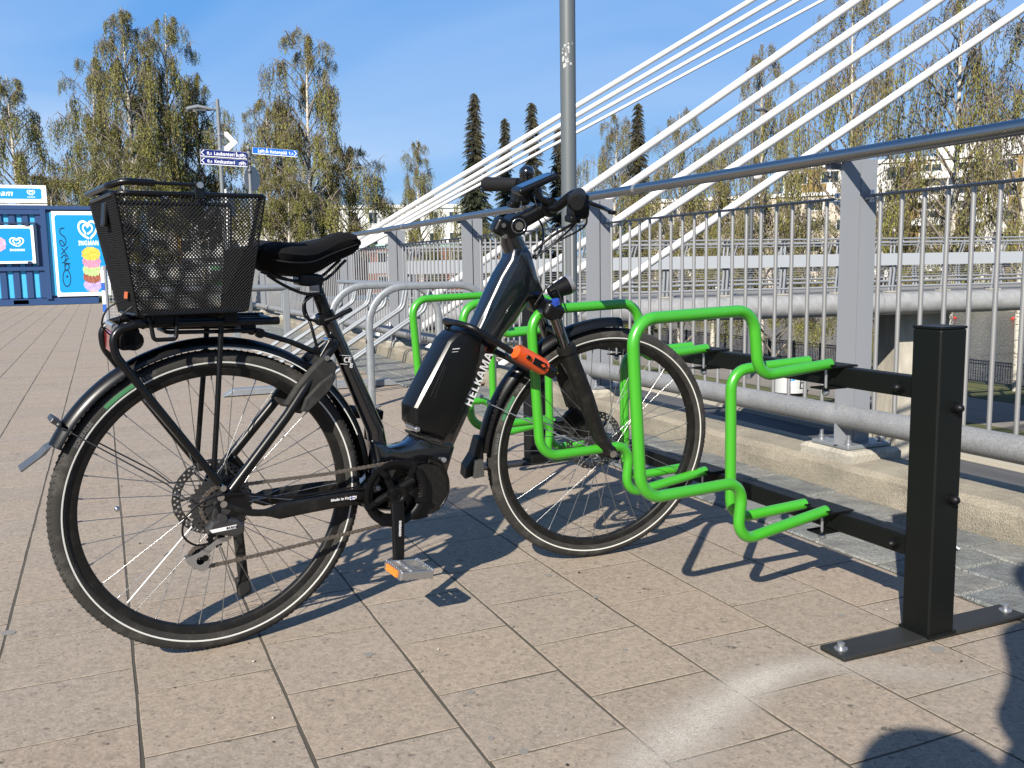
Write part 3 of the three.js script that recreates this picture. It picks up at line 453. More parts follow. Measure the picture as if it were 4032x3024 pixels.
  mesh('kickstand', [sweep(P2([[.075, .335, -.062], [.068, .24, -.075], [.088, .105, -.115]]), t => [.013, .008], 10, { ref: V(0, 0, 1), pow: 3 }), rbox(.034, .05, .022, .006, .089, .085, -.121, .12), rbox(.05, .03, .02, .005, .075, .335, -.066)], M.dirtyMatte, bike);
}
{ // mudguards with stays
  const uProf = (rc, r, t) => { const o = [], i = []; for (let k = 0; k <= 10; k++) { const a = (-78 + 15.6 * k) * Math.PI / 180; o.push([rc + r * Math.cos(a), r * 1.05 * Math.sin(a)]); i.unshift([rc + (r - t) * Math.cos(a), (r - t) * 1.05 * Math.sin(a)]); } return [...o, ...i]; };
  const rf = mesh('rear_mudguard', [turn(uProf(.353, .0275, .0016), .0, 2.66, 80, 0, AX)], M.satinBlack, bike);
  mesh('mudguard_line', [.0278, -.0278].map(z => turn([[.3585, z], [.361, z], [.361, z * 1.03], [.3585, z * 1.03]], .35, 1.6, 40, 0, AX)), M.reflex, rf);
  mesh('mud_flap', [extr([[-.344, .522], [-.332, .528], [-.345, .512], [-.392, .480], [-.394, .4835], [-.358, .508]], .05, -.025, .001)], M.flapClear, bike);
  const stay = (pts, r = .0017) => sweep(pts, r, 6);
  for (const s of [1, -1]) mesh('mudguard_stay', [stay(P2([[-.318, .569, s * .03], [-.12, .425, s * .06], [-.085, .39, s * .072], [-.012, .383, s * .078]])), new THREE.SphereGeometry(.006, 10, 8).translate(-.318, .572, s * .03)], M.darkSteel, bike);
  mesh('stay_clip', [rbox(.012, .022, .05, .003, -.322, .576, 0, .9)], M.darkSteel, bike);
  const cx = 1.112, T = l => st(l);
  const ff = mesh('front_mudguard', T([turn(uProf(.3535, .0275, .0016), 1.50, 3.12, 60, cx, AX)]), M.satinBlack, bike);
  mesh('mud_flap', T([extr([[.723, .40], [.738, .40], [.742, .345], [.735, .30], [.690, .288], [.692, .318], [.712, .352]], .056, -.028, .006)]), M.blackPlastic, bike);
  mesh('mud_flap_tip', T([extr([[.712, .345], [.734, .345], [.738, .30], [.708, .296]], .03, .018, .001)]), M.flapClear, bike);
  for (const s of [1, -1]) mesh('mudguard_stay', T([stay(P2([[.745, .505, s * .03], [.95, .41, s * .055], [1.085, .355, s * .065]])), new THREE.SphereGeometry(.006, 8, 6).translate(.745, .507, s * .03)]), M.zinc, bike);
  mesh('mudguard_clip', T([turn([[.379, -.03], [.382, -.03], [.382, .03], [.379, .03]], 2.36, 2.41, 4, cx, AX)]), M.alu, bike);
}
{ // suspension fork
  const T = st, f = mesh('fork', T([rbox(.06, .05, .15, .016, .905, .762, 0, -.42), sweep(P2([[.868, .80], [.89, .765]]), .024, 14)]), M.satinBlack, bike);
  for (const s of [1, -1]) {
    mesh('stanchion', T([bar(V(.910, .752, s * .058), V(.952, .655, s * .058), .0165, 16)]), M.stanchion, bike);
    mesh('fork_leg', T([sweep(P2([[.948, .668, s * .058], [1.02, .52, s * .058], [1.075, .40, s * .058], [1.112, .351, s * .058]]), t => [.0255 - .007 * Math.max(0, t - .5) * 2 + (t < .04 ? -.002 : 0), .0235 - .005 * t], 14, { ref: V(0, 0, 1) }), bar(V(.950, .664, s * .058), V(.956, .650, s * .058), .0275, 16), disc(.02, .016, 1.112, .3514, s * .058, 16)]), M.dirty, bike);
  }
  mesh('fork_brace', T([sweep(smooth(P2([[.95, .655, .05], [.935, .695, .03], [.935, .70, 0], [.935, .695, -.03], [.95, .655, -.05]]), 12), .011, 8)]), M.dirty, bike);
  mesh('fork_cap', T([new THREE.CylinderGeometry(.0175, .0175, .012, 16).rotateZ(.42).translate(.905, .786, .058)]), M.blue, bike);
  mesh('axle_skewer', T([disc(.007, .16, 1.112, AX, 0, 10), disc(.0105, .012, 1.112, AX, .078, 12)]), M.chrome, bike);
  mesh('brake_caliper', T([rbox(.075, .045, .03, .008, 1.05, .405, -.062, -.9), rbox(.05, .04, .022, .006, 1.04, .43, -.045, -.9)]), M.blackPlastic, bike);
  mesh('brake_hose', T([sweep(smooth(P2([[.862, .775, .03], [.905, .835, .037], [.925, .80, .055], [.925, .74, .07], [.945, .66, .075]]), 26), .0024, 7)]), M.lockBlack, bike);
  mesh('brake_hose', T([sweep(smooth(P2([[.87, .80, -.02], [.90, .82, -.05], [.93, .70, -.08], [1.03, .45, -.075]]), 24), .0024, 7)]), M.lockBlack, bike);
  mesh('valve_cap', [bar(V(.955, .60, -.01), V(.962, .572, -.01), .0042, 8)], std([.7, .62, .02], .5), bike);
}
{ // stem, handlebar, controls
  const T = st, s = mesh('stem', T([sweep(P2([[.788, .965], [.776, .992]]), .0235, 16), rbox(.075, .046, .044, .012, .778, .972, 0, -.42), disc(.027, .056, .803, .985, 0, 22), sweep(P2([[.79, .98], [.84, 1.005], [.892, 1.034]]), t => [.0215 - .003 * t, .021], 14, { ref: V(0, 0, 1), pow: 3 }), disc(.026, .05, .892, 1.034, 0, 20), sweep(P2([[.795, .955], [.789, .966]]), t => [.029 - .004 * t, .029 - .004 * t], 16)]), M.satinBlack, bike);
  mesh('stem_bolt', T([disc(.011, .012, .803, .985, .029, 12), disc(.006, .01, .762, .985, .024, 10), disc(.006, .01, .768, .957, .024, 10), turn([[.018, .0285], [.02, .0285], [.02, .0305], [.018, .0305]], 0, Math.PI * 2, 20, .803, .985)]), M.chrome, s);
  const half = s => [[.892, 1.034, 0], [.892, 1.034, s * .05], [.91, 1.075, s * .12], [.903, 1.083, s * .18], [.862, 1.075, s * .25], [.838, 1.071, s * .315]].map(p => V(...p));
  mesh('handlebar', T([sweep(smooth([...half(-1).reverse(), ...half(1).slice(1)], 48), .0128, 12)]), M.satinBlack, bike);
  for (const e of [1, -1]) {
    mesh('grip', T([sweep(P2([[.888, 1.0805, e * .205], [.862, 1.075, e * .25], [.832, 1.070, e * .318], [.830, 1.0695, e * .322]]), t => [.0165 + .0045 * Math.sin(Math.min(1, t * 1.2) * Math.PI / 2) - (t > .97 ? .006 : 0), .0165 + .007 * t - (t > .97 ? .006 : 0)], 18)]), M.grip, bike);
    mesh('grip_cap', T([new THREE.CylinderGeometry(.0165, .0165, .003, 18).rotateX(Math.PI / 2).rotateY(.42 * -e).translate(.8285, 1.0692, e * .3245)]), M.blackPlastic, bike);
    mesh('brake_lever', T([sweep(smooth(P2([[.90, 1.070, e * .165], [.928, 1.060, e * .19], [.944, 1.052, e * .235], [.936, 1.048, e * .29]]), 14), t => [.0055, .0085], 8), rbox(.045, .026, .04, .006, .905, 1.068, e * .165), rbox(.014, .01, .02, .003, .936, 1.0475, e * .294)]), M.satinBlack, bike);
    mesh('shifter', T([rbox(.048, .042, .05, .012, .892, 1.043, e * .196), rbox(.03, .018, .04, .006, .875, 1.022, e * .206)]), M.blackPlastic, bike);
  }
  mesh('bell', T([new THREE.SphereGeometry(.022, 16, 12).scale(1, .9, 1).translate(.885, 1.115, -.14), new THREE.CylinderGeometry(.021, .019, .014, 16).translate(.885, 1.10, -.14)]), M.paint, bike);
  const dsp = mesh('display', T([rbox(.118, .0165, .066, .007, .853, 1.093, 0, .42, 0, 0, 3), rbox(.05, .012, .03, .004, .835, 1.074, 0, .42)]), M.satinBlack, bike); mesh('screen', T([box(.09, .0012, .05, .850, 1.1015, 0, .42)]), M.screen, dsp);
  mesh('display_arm', T([sweep(P2([[.845, 1.078, .028], [.862, 1.055, .030], [.888, 1.045, .030]]), t => [.008, .004], 8), sweep(P2([[.845, 1.078, -.028], [.862, 1.05, -.030], [.888, 1.04, -.030]]), t => [.008, .004], 8), disc(.007, .066, .846, 1.079, 0, 12)]), M.blackPlastic, bike);
  const cab = (pts, r = .0026) => sweep(smooth(P2(pts), 30), r, 7);
  mesh('cable_bundle', [cab([[.905, 1.03, .17], [.925, 1.0, .12], [.89, .955, .05], [.845, .915, .034]], .0038), cab([[.90, 1.03, .18], [.94, .985, .13], [.90, .94, .06], [.852, .90, .036]]), cab([[.93, 1.04, -.15], [.945, .99, -.08], [.895, .93, .0], [.855, .895, .03]], .003), cab([[.90, 1.04, .16], [.93, .99, .10], [.895, .93, .04], [.85, .90, .03]])], M.lockBlack, bike);
  mesh('display_wire', [cab([[.84, 1.07, .03], [.85, 1.02, .05], [.885, .99, .05], [.905, 1.01, .04], [.905, 1.035, .03]], .0013), cab([[.82, 1.06, .01], [.815, 1.03, .02], [.835, 1.015, .03]], .0013)], M.lockBlack, bike);
  const lamp = mesh('front_lamp', T([sweep(P2([[.918, .80], [.93, .807], [.968, .823]]), t => [.017 + .009 * t, .018 + .010 * t], 16), rbox(.018, .05, .016, .003, .945, .775, 0, -.1), rbox(.03, .012, .02, .003, .935, .752, 0)]), M.blackPlastic, bike);
  mesh('lens', T([new THREE.CylinderGeometry(.0265, .0265, .012, 18).rotateZ(-Math.PI / 2 + .4).translate(.974, .826, 0)]), M.clear, lamp);
}
{ // saddle and post
  const sec = [[.104, .935, .895, .055], [.115, .941, .876, .082], [.14, .946, .868, .094], [.17, .943, .863, .092], [.20, .941, .860, .078], [.235, .943, .862, .056], [.265, .949, .874, .040], [.295, .961, .891, .034], [.325, .966, .903, .032], [.348, .958, .913, .028], [.360, .938, .924, .016]];
  const pos = [], idx = [], uv = [], S = 28; sec.forEach(([x, t, b, w]) => { for (let k = 0; k <= S; k++) { const a = k / S * Math.PI * 2, c = Math.cos(a), s = Math.sin(a), e = .72; const yy = (t + b) / 2 + (t - b) / 2 * Math.sign(s) * Math.abs(s) ** e; pos.push(x, yy - (s > 0 ? 0 : Math.abs(c) * -.012) - (s > .6 && Math.abs(c) < .35 ? .004 : 0), w * Math.sign(c) * Math.abs(c) ** e * (s < 0 ? 1 + s * .25 : 1)); uv.push(a * w, x); } });
  for (let i = 0; i < sec.length - 1; i++) for (let k = 0; k < S; k++) { const a = i * (S + 1) + k; idx.push(a, a + 1, a + S + 1, a + 1, a + S + 2, a + S + 1); }
  for (const e of [0, sec.length - 1]) { const c = pos.length / 3; pos.push(sec[e][0] + (e ? .002 : -.003), (sec[e][1] + sec[e][2]) / 2, 0); uv.push(0, 0); for (let k = 0; k < S; k++) idx.push(c, e * (S + 1) + k, e * (S + 1) + k + 1); }
  const g = new THREE.BufferGeometry(); g.setAttribute('position', new THREE.Float32BufferAttribute(pos, 3)); g.setAttribute('uv', new THREE.Float32BufferAttribute(uv, 2)); g.setIndex(idx); g.computeVertexNormals();
  const sd = mesh('saddle', g, M.fabric, bike);
  mesh('saddle_seam', [1, -1].map(s => sweep(smooth(P2([[.118, .905, s * .083], [.16, .898, s * .094], [.22, .898, s * .068], [.28, .915, s * .038], [.345, .935, s * .03]]), 20), .0018, 5)), M.grip, sd);
  for (const s of [1, -1]) mesh('saddle_rail', [sweep(smooth(P2([[.13, .872, s * .03], [.19, .852, s * .024], [.26, .852, s * .022], [.32, .898, s * .016]]), 14), .0036, 7)], M.lockBlack, sd);
  mesh('seat_post', [bar(V(.241, .862, 0), V(.276, .765, 0), .0148, 16), rbox(.06, .03, .05, .008, .232, .853, 0, -.1)], M.satinBlack, bike);
  const cl = mesh('seat_clamp', [turn([[.0225, -.01], [.0225, .01], [.0165, .01], [.0165, -.01]], 0, Math.PI * 2, 24).rotateX(Math.PI / 2).rotateZ(.345).translate(.273, .765, 0)], M.satinBlack, bike);
  mesh('clamp_lever', [sweep(P2([[.262, .758, .024], [.285, .766, .034], [.325, .782, .03]]), t => [.0055, .0095], 8), rbox(.03, .02, .02, .005, .258, .757, .018)], M.blackPlastic, cl);
  mesh('saddle_reflector', [rbox(.022, .018, .012, .002, .238, .833, .022, .08)], M.clear, bike);
  mesh('saddle_cable', [sweep(smooth(P2([[.125, .868, .03], [.16, .845, .035], [.205, .825, .035], [.25, .82, .024], [.262, .815, .0], [.24, .815, -.02], [.222, .79, .0], [.225, .75, .03], [.236, .70, .035], [.245, .672, .03]]), 50), .0036, 8), sweep(smooth(P2([[.23, .818, .03], [.208, .80, .032], [.212, .77, .032], [.24, .757, .026]]), 20), .0034, 8)], M.lockBlack, bike);
}
{ // luggage carrier
  for (const s of [1, -1]) {
    mesh('carrier_rail', [sweep(fillet(P2([[.140, .767, s * .055], [-.165, .774, s * .060], [-.212, .760, s * .062], [-.208, .712, s * .064], [-.135, .600, s * .068], [-.012, .415, s * .073]]), [0, .03, .04, .05, .06, 0], 7), .0088, 12)], M.satinBlack, bike);
    mesh('carrier_strut', [sweep(P2([[.012, .766, s * .055], [-.005, .60, s * .064], [-.022, .44, s * .07], [-.012, .41, s * .074]]), .0062, 10)], M.satinBlack, bike);
    mesh('carrier_stay', [sweep(P2([[.103, .738, s * .03], [.18, .712, s * .03], [.252, .678, s * .026]]), t => [.0058, .0035], 8), disc(.011, .014, .103, .738, s * .032, 14)], M.satinBlack, bike);
  }
  for (const x of [.13, .05, -.06, -.15]) mesh('carrier_bar', [bar(V(x, .768, .056), V(x, .768, -.056), .006, 8)], M.satinBlack, bike);
  mesh('spring_clamp', [sweep(fillet(P2([[.10, .745, .03], [.02, .748, .045], [-.10, .752, .048], [-.10, .752, -.048], [.02, .748, -.045], [.10, .745, -.03]]), .015, 4), .0045, 8), rbox(.035, .02, .06, .005, .08, .748, 0)], M.lockBlack, bike);
  const l = mesh('rear_lamp', [rbox(.045, .05, .09, .012, -.175, .742, 0), disc(.021, .05, -.168, .738, .02, 18)], M.blackPlastic, bike);
  mesh('red_lens', [rbox(.014, .045, .085, .005, -.203, .733, 0)], M.red, l); mesh('clear_lens', [rbox(.014, .018, .084, .004, -.201, .765, 0)], M.clear, l);
  mesh('lamp_cable', [sweep(smooth(P2([[-.205, .745, .03], [-.228, .775, .05], [-.215, .81, .06], [-.18, .826, .065]]), 24), .0018, 6), sweep(smooth(P2([[-.19, .76, .02], [-.19, .79, .05], [-.165, .815, .06]]), 14), .0018, 6)], M.lockBlack, bike);
}
{ // ring lock around the rear wheel
  const side = [[.243, .676], [.268, .668], [.280, .652], [.272, .628], [.255, .600], [.215, .565], [.188, .547], [.172, .551], [.150, .572], [.178, .612], [.212, .648]];
  mesh('ring_lock', [extr(side, .022, .033, .006), extr(side, .022, -.055, .006), extr([[.235, .676], [.268, .670], [.278, .652], [.262, .642], [.236, .655]], .075, -.0375, .006)], M.dirtyMatte, bike);
  mesh('ring_lock_pad', [extr([[.183, .556], [.2, .552], [.255, .598], [.27, .628], [.262, .638], [.232, .62], [.195, .585]], .012, .056, .004)], M.dirtyMatte, bike);
  mesh('lock_bolt', [disc(.0065, .006, .252, .674, .056, 12), disc(.0055, .03, .268, .712, .02, 10)], M.chrome, bike);
  mesh('stay_cover', [rbox(.052, .02, .016, .005, .262, .690, .03, 1.0)], M.satinBlack, bike);
}
// ---------- wire basket standing on the carrier, and the lock through the frame
const toWorld = (x, y, z) => { bike.updateMatrixWorld(true); return V(x, y, z).applyMatrix4(bike.matrixWorld); };
{
  const o = toWorld(-.055, .779, 0);
  const B = thing('wire_basket', 'black wire mesh basket with folding handle on the bicycle carrier', 'basket', [o.x, o.y, o.z], BIKE_AZ);
  M.wire = phy([.0028, .003, .0034], .6, { specularIntensity: .5 });
  const tx = .148, bx = .112, tz = .146, bz = .100, H = .252, y0 = .012;
  const c = (sx, sz, v) => V(sx * (bx + (tx - bx) * v), y0 + (H - y0) * v, sz * (bz + (tz - bz) * v));
  const wall = (a, b, vTop, cols) => { // a, b = corner signs; diagonal strands, expanded metal
    const rows = Math.round(cols * .82 * vTop), q = [], at = (u, v) => c(a[0], a[1], v).lerp(c(b[0], b[1], v), u), strand = (u0, v0, u1, v1) => { const p0 = at(u0, v0), p1 = at(u1, v1), m = at((u0 + u1) / 2, (v0 + v1) / 2); q.push(sweep([p0, m, p1],   .0012, 4, { caps: false })); };
    const sl = 1 / cols, sv = vTop / rows;   // one cell
    for (const d of [1, -1]) for (let k = -rows; k <= cols; k++) { // line u = (k + d*j)*sl
      let u0 = k * sl, v0 = 0, u1 = (k + rows) * sl, v1 = vTop; if (u0 < 0) { v0 = -u0 / sl * sv; u0 = 0; } if (u1 > 1) { v1 -= (u1 - 1) / sl * sv; u1 = 1; } if (v1 - v0 < .01) continue; if (d > 0) strand(u0, v0, u1, v1); else strand(1 - u0, v0, 1 - u1, v1); }
    return q; };
  const panel = (n, l) => stuff(mesh(n, l, M.wire, B));
  panel('mesh_side', wall([-1, 1], [1, 1], 1, 36)); panel('mesh_side', wall([-1, -1], [1, -1], 1, 36)); panel('mesh_end', wall([-1, -1], [-1, 1], 1, 32)); panel('mesh_end', wall([1, -1], [1, 1], .56, 32));
  { const q = []; for (let k = -22; k <= 22; k++) for (const d of [1, -1]) { const x0 = k * .0098, pts = []; let xa = x0 - bz, xb = x0 + bz, za = -bz, zb = bz; if (xa < -bx) { za += (-bx - xa); xa = -bx; } if (xb > bx) { zb -= xb - bx; xb = bx; } if (zb - za < .008) continue; q.push(bar(V(xa, y0, d * za), V(xb, y0, d * zb), .00085, 4)); } panel('mesh_floor', q); }
  // rim: level along the sides and back, dropping into the cut-out at the front
  const d = .10, cut = [c(1, 1, 1).lerp(c(1, -1, 1), .12), c(1, 1, .56).lerp(c(1, -1, .56), .2), c(1, -1, .56).lerp(c(1, 1, .56), .2), c(1, -1, 1).lerp(c(1, 1, 1), .12)];
  mesh('rim', [sweep(fillet([...cut.slice(2), c(1, -1, 1), c(-1, -1, 1), c(-1, 1, 1), c(1, 1, 1), ...cut.slice(0, 2), cut[2].clone().lerp(cut[1], .02)], .03, 5), .0048, 10)], M.satinBlack, B);
  mesh('base_wire', [sweep(fillet([c(1, 0, 0), c(1, -1, 0), c(-1, -1, 0), c(-1, 1, 0), c(1, 1, 0), c(1, 0, 0)], .02, 4), .003, 8), ...[-.06, .06].map(x => bar(V(x, y0 - .002, -bz), V(x, y0 - .002, bz), .003, 6)), bar(V(-bx, y0 - .002, .04), V(bx, y0 - .002, .04), .003, 6), bar(V(-bx, y0 - .002, -.04), V(bx, y0 - .002, -.04), .003, 6)], M.satinBlack, B);
  mesh('corner_wire', [[1, 1], [1, -1], [-1, 1], [-1, -1]].map(([a, b]) => bar(c(a, b, 0), c(a, b, 1), .0024, 6)), M.satinBlack, B);
  const hy = H + .018, hx = .012, hp = [V(hx, hy, tz + .004), V(-.13, hy + .004, tz + .004), V(-tx - .008, hy - .004, tz - .02), V(-tx - .008, hy - .004, -tz + .02), V(-.13, hy + .004, -tz - .004), V(hx, hy, -tz - .004)];
  mesh('handle', [sweep(fillet(hp, .03, 6), .0036, 8), sweep(fillet([V(-.075, hy + .002, tz + .004), hp[1], hp[2], hp[3], hp[4], V(-.075, hy + .002, -tz - .004)], .03, 6), .0068, 10)], M.satinBlack, B);
  for (const s of [1, -1]) { mesh('handle_bracket', [rbox(.02, .036, .006, .0028, hx, H + .008, s * (tz + .004))], M.satinBlack, B); mesh('pivot', [disc(.0065, .014, hx, hy, s * (tz + .006), 14)], M.alu, B); }
  mesh('latch', [rbox(.008, .05, .04, .003, -tx + .0, H - .035, .02, -.12)], M.blackPlastic, B);
  mesh('adapter', [rbox(.045, .02, .07, .004, -.055, .0, .04), rbox(.03, .03, .05, .004, .085, -.002, .045), rbox(.19, .008, .10, .003, .005, .006, 0), sweep(fillet([V(-.085, .006, .075), V(-.08, -.042, .078), V(-.035, -.042, .078), V(-.03, .006, .075)], .008, 4), .0045, 8)], M.blackPlastic, B);
  mesh('sticker', [box(.0015, .014, .03, -bx - .012, .052, .055, -.14)], std([.45, .10, .02], .6), B);
}
{
  const o = toWorld(.76, .66, .10);
  const K = thing('bicycle_lock', 'orange and black shackle lock hooked around the bicycle down tube', 'lock', [o.x, o.y, o.z]); K.rotation.copy(bike.rotation); K.rotation.order = 'YXZ'; K.rotation.set(LEAN, BIKE_AZ, 0);
  const l = (x, y, z) => V(x - .76, y - .66, z - .10);
  mesh('shackle', [sweep(fillet([l(.80, .626, .105), l(.635, .728, .075), l(.618, .735, .03), l(.62, .735, -.055), l(.66, .71, -.075), l(.84, .598, .03)], [0, .04, .03, .035, .04, 0], 7), .0082, 12)], M.lockBlack, K);
  const a = l(.742, .664, .112), b = l(.842, .612, .100);
  mesh('lock_body', [sweep([a, a.clone().lerp(b, .04), a.clone().lerp(b, .14), a.clone().lerp(b, .9), b], t => { const r = t < .02 ? .017 : t < .1 ? .0215 : t > .97 ? .0185 : .0225; return [r, r * .93]; }, 22)], M.orange, K);
  const dr = b.clone().sub(a).normalize(), ang = Math.atan2(dr.y, dr.x), mid = a.clone().lerp(b, .66);
  mesh('key_plate', [rbox(.046, .018, .004, .002, 0, 0, .0215).rotateZ(ang).translate(mid.x, mid.y, mid.z)], M.lockBlack, K);
  mesh('key_slot', [new THREE.CylinderGeometry(.004, .004, .003, 10).rotateX(Math.PI / 2).translate(.012, 0, .024).rotateZ(ang).translate(mid.x, mid.y, mid.z), box(.012, .003, .002, .012, 0, .0245).rotateZ(ang).translate(mid.x, mid.y, mid.z)], M.orange, K);
  mesh('end_cap', [sweep([b, b.clone().addScaledVector(dr, .035)], .0165, 18)], M.lockBlack, K);
  mesh('vent_slot', [rbox(.014, .01, .004, .002, 0, 0, .021).rotateZ(ang).translate(a.x + dr.x * .03, a.y + dr.y * .03, a.z)], M.lockBlack, K);
}
// ---------- galvanised bicycle stands behind
{
  const arch = (x0, x1, z, label) => { const A = thing('bicycle_stand', label, 'bicycle stand', [x0, 0, -z], 0, 'galvanised bicycle arches'); const w = x1 - x0;
    mesh('hoop', [sweep(fillet([V(0, 0, 0), V(0, .755, 0), V(w, .755, 0), V(w, 0, 0)], .24, 9), () => [.024, .020], 12, { ref: V(0, 0, 1), pow: 3 })], M.galv, A);
    for (const x of [0, w]) mesh('base_flange', [new THREE.CylinderGeometry(.05, .05, .008, 18).translate(x, .0045, 0)], M.galv, A);
    mesh('hole_plug', [[.42, 0], [.62, .02]].map(([y, d]) => new THREE.SphereGeometry(.013, 8, 6).scale(.3, 1.5, .9).translate(-.0225 + d, y, .006)), M.darkSteel, A); return A; };
  arch(1.515, 2.345, 5.655, 'galvanised hoop stand with bent corners next to the green rack'); arch(1.385, 2.15, 6.15, 'galvanised hoop stand between the nearer hoop and the sloping wheel loops');
  // wheel rack with sloping loops
  const W = thing('wheel_rack', 'galvanised wheel rack with sloping tube loops on a flat ground rail', 'bicycle rack', [1.35, 0, -7.4]);
  const L = (x, y, z) => V(x - 1.35, y, 7.4 - z);
  [6.12, 6.62, 7.12, 7.6, 8.1, 8.6].forEach(z => { for (const d of [0, .07]) mesh('wheel_loop', [sweep(fillet([L(1.15, .03, z + d), L(2.04, .575, z + d), L(2.075, .735, z + d)], .09, 6), .0125, 10)], M.galv, W); mesh('loop_bridge', [bar(L(1.17, .03, z - .01), L(1.17, .03, z + .08), .0125, 8)], M.galv, W); });
  mesh('top_rail', [bar(L(2.075, .745, 5.98), L(2.075, .745, 8.8), .02, 12)], M.galv, W);
  for (const z of [6.4, 8.75]) mesh('leg', [sweep([L(2.075, .73, z), L(2.075, .02, z)], () => [.02, .02], 10, { pow: 3 })], M.galv, W);
  mesh('ground_rail', [rbox(.06, .028, 2.9, .004, L(1.17, 0, 0).x, .0155, 0)], M.galv, W);
  const F = thing('ground_rail', 'low galvanised foot bar with tapered ends lying on the paving', 'foot bar', [1.355, 0, -6.66]);
  mesh('bar', [extr([[-.633, .006], [-.56, .05], [.56, .05], [.633, .006]], .11, -.055, .004)], M.galv, F);
  // rail on legs further back
  const Rr = thing('hitching_rail', 'galvanised round rail on square legs behind the bicycle saddle', 'rail', [1.4, 0, -8.9]);
  mesh('rail', [bar(V(-1.0, .70, .15), V(.34, .70, -.1), .032, 14)], M.galv, Rr); for (const [x, z] of [[-.86, .12], [-.28, .02], [.2, -.07]]) mesh('leg', [rbox(.06, .69, .04, .006, x, .352, z)], M.galv, Rr);
}
// ---------- striped bollard
{
  const B = thing('striped_bollard', 'slim bollard with white and blue bands near the ice cream kiosk', 'bollard', [.05, 0, -17.1]);
  const blue = std([.01, .09, .42], .45), grey = std([.3, .31, .33], .5);
  [[0, .2, grey], [.2, .33, blue], [.33, .56, M.white], [.56, .69, blue], [.69, .9, M.white]].forEach(([a, b, m]) => mesh('band', [new THREE.CylinderGeometry(.05, .05, b - a, 20).translate(0, (a + b) / 2, 0)], m, B));
  mesh('cap', [new THREE.SphereGeometry(.05, 18, 10, 0, Math.PI * 2, 0, Math.PI / 2).scale(1, 1.5, 1).translate(0, .9, 0)], grey, B);
}
// ---------- grey terrace screens with a printed board
{
  const dk = std([.10, .11, .125], .5), S = thing('terrace_screen', 'dark grey terrace frame with a green and white printed board', 'screen', [2.42, 0, -17.2]);
  for (const x of [-1.1, -.68, .02]) mesh('post', [box(.05, 1.08, .05, x, .54, 0)], dk, S); for (const y of [1.06, .42, .5]) mesh('rail', [box(1.12, .05, .04, -.54, y, 0)], dk, S);
  const tex = canvasTex(256, 160, (x, w, h) => { x.fillStyle = '#e9efe9'; x.fillRect(0, 0, w, h); x.fillStyle = '#1f8a3c'; x.fillRect(10, 14, w - 20, 34); x.fillRect(10, 112, w - 20, 36); x.fillStyle = '#3c4348'; x.fillRect(10, 52, w - 20, 56); x.fillStyle = '#fff'; x.font = 'bold 62px sans-serif'; x.fillText('100', 120, 103); });
  const bd = mesh('board', [box(.72, .5, .03, -.33, .78, .035)], dk, S); mesh('board_print', [new THREE.PlaneGeometry(.68, .46).translate(-.33, .78, .0525)], std(0xffffff, .6, { map: tex }), S);
  const Bm = thing('mesh_barrier', 'low grey wire mesh barrier beside the striped bollard', 'barrier', [.95, 0, -15.2]); const q = []; for (let k = 0; k <= 36; k++) q.push(bar(V(-.85 + k * .048, .05, 0), V(-.85 + k * .048, .92, 0), .004, 4)); for (let k = 0; k <= 18; k++) q.push(bar(V(-.87, .05 + k * .048, .003), V(.9, .05 + k * .048, .003), .004, 4));
  stuff(mesh('wire_mesh', q, std([.42, .44, .46], .5), Bm)); mesh('barrier_frame', [bar(V(-.88, .03, 0), V(-.88, .95, 0), .02, 8), bar(V(.9, .03, 0), V(.9, .95, 0), .02, 8), bar(V(-.88, .95, 0), V(.9, .95, 0), .02, 8)], std([.2, .21, .23], .5), Bm); mesh('barrier_foot', [box(.3, .03, .4, -.7, .016, 0), box(.3, .03, .4, .7, .016, 0)], dk, Bm);
}
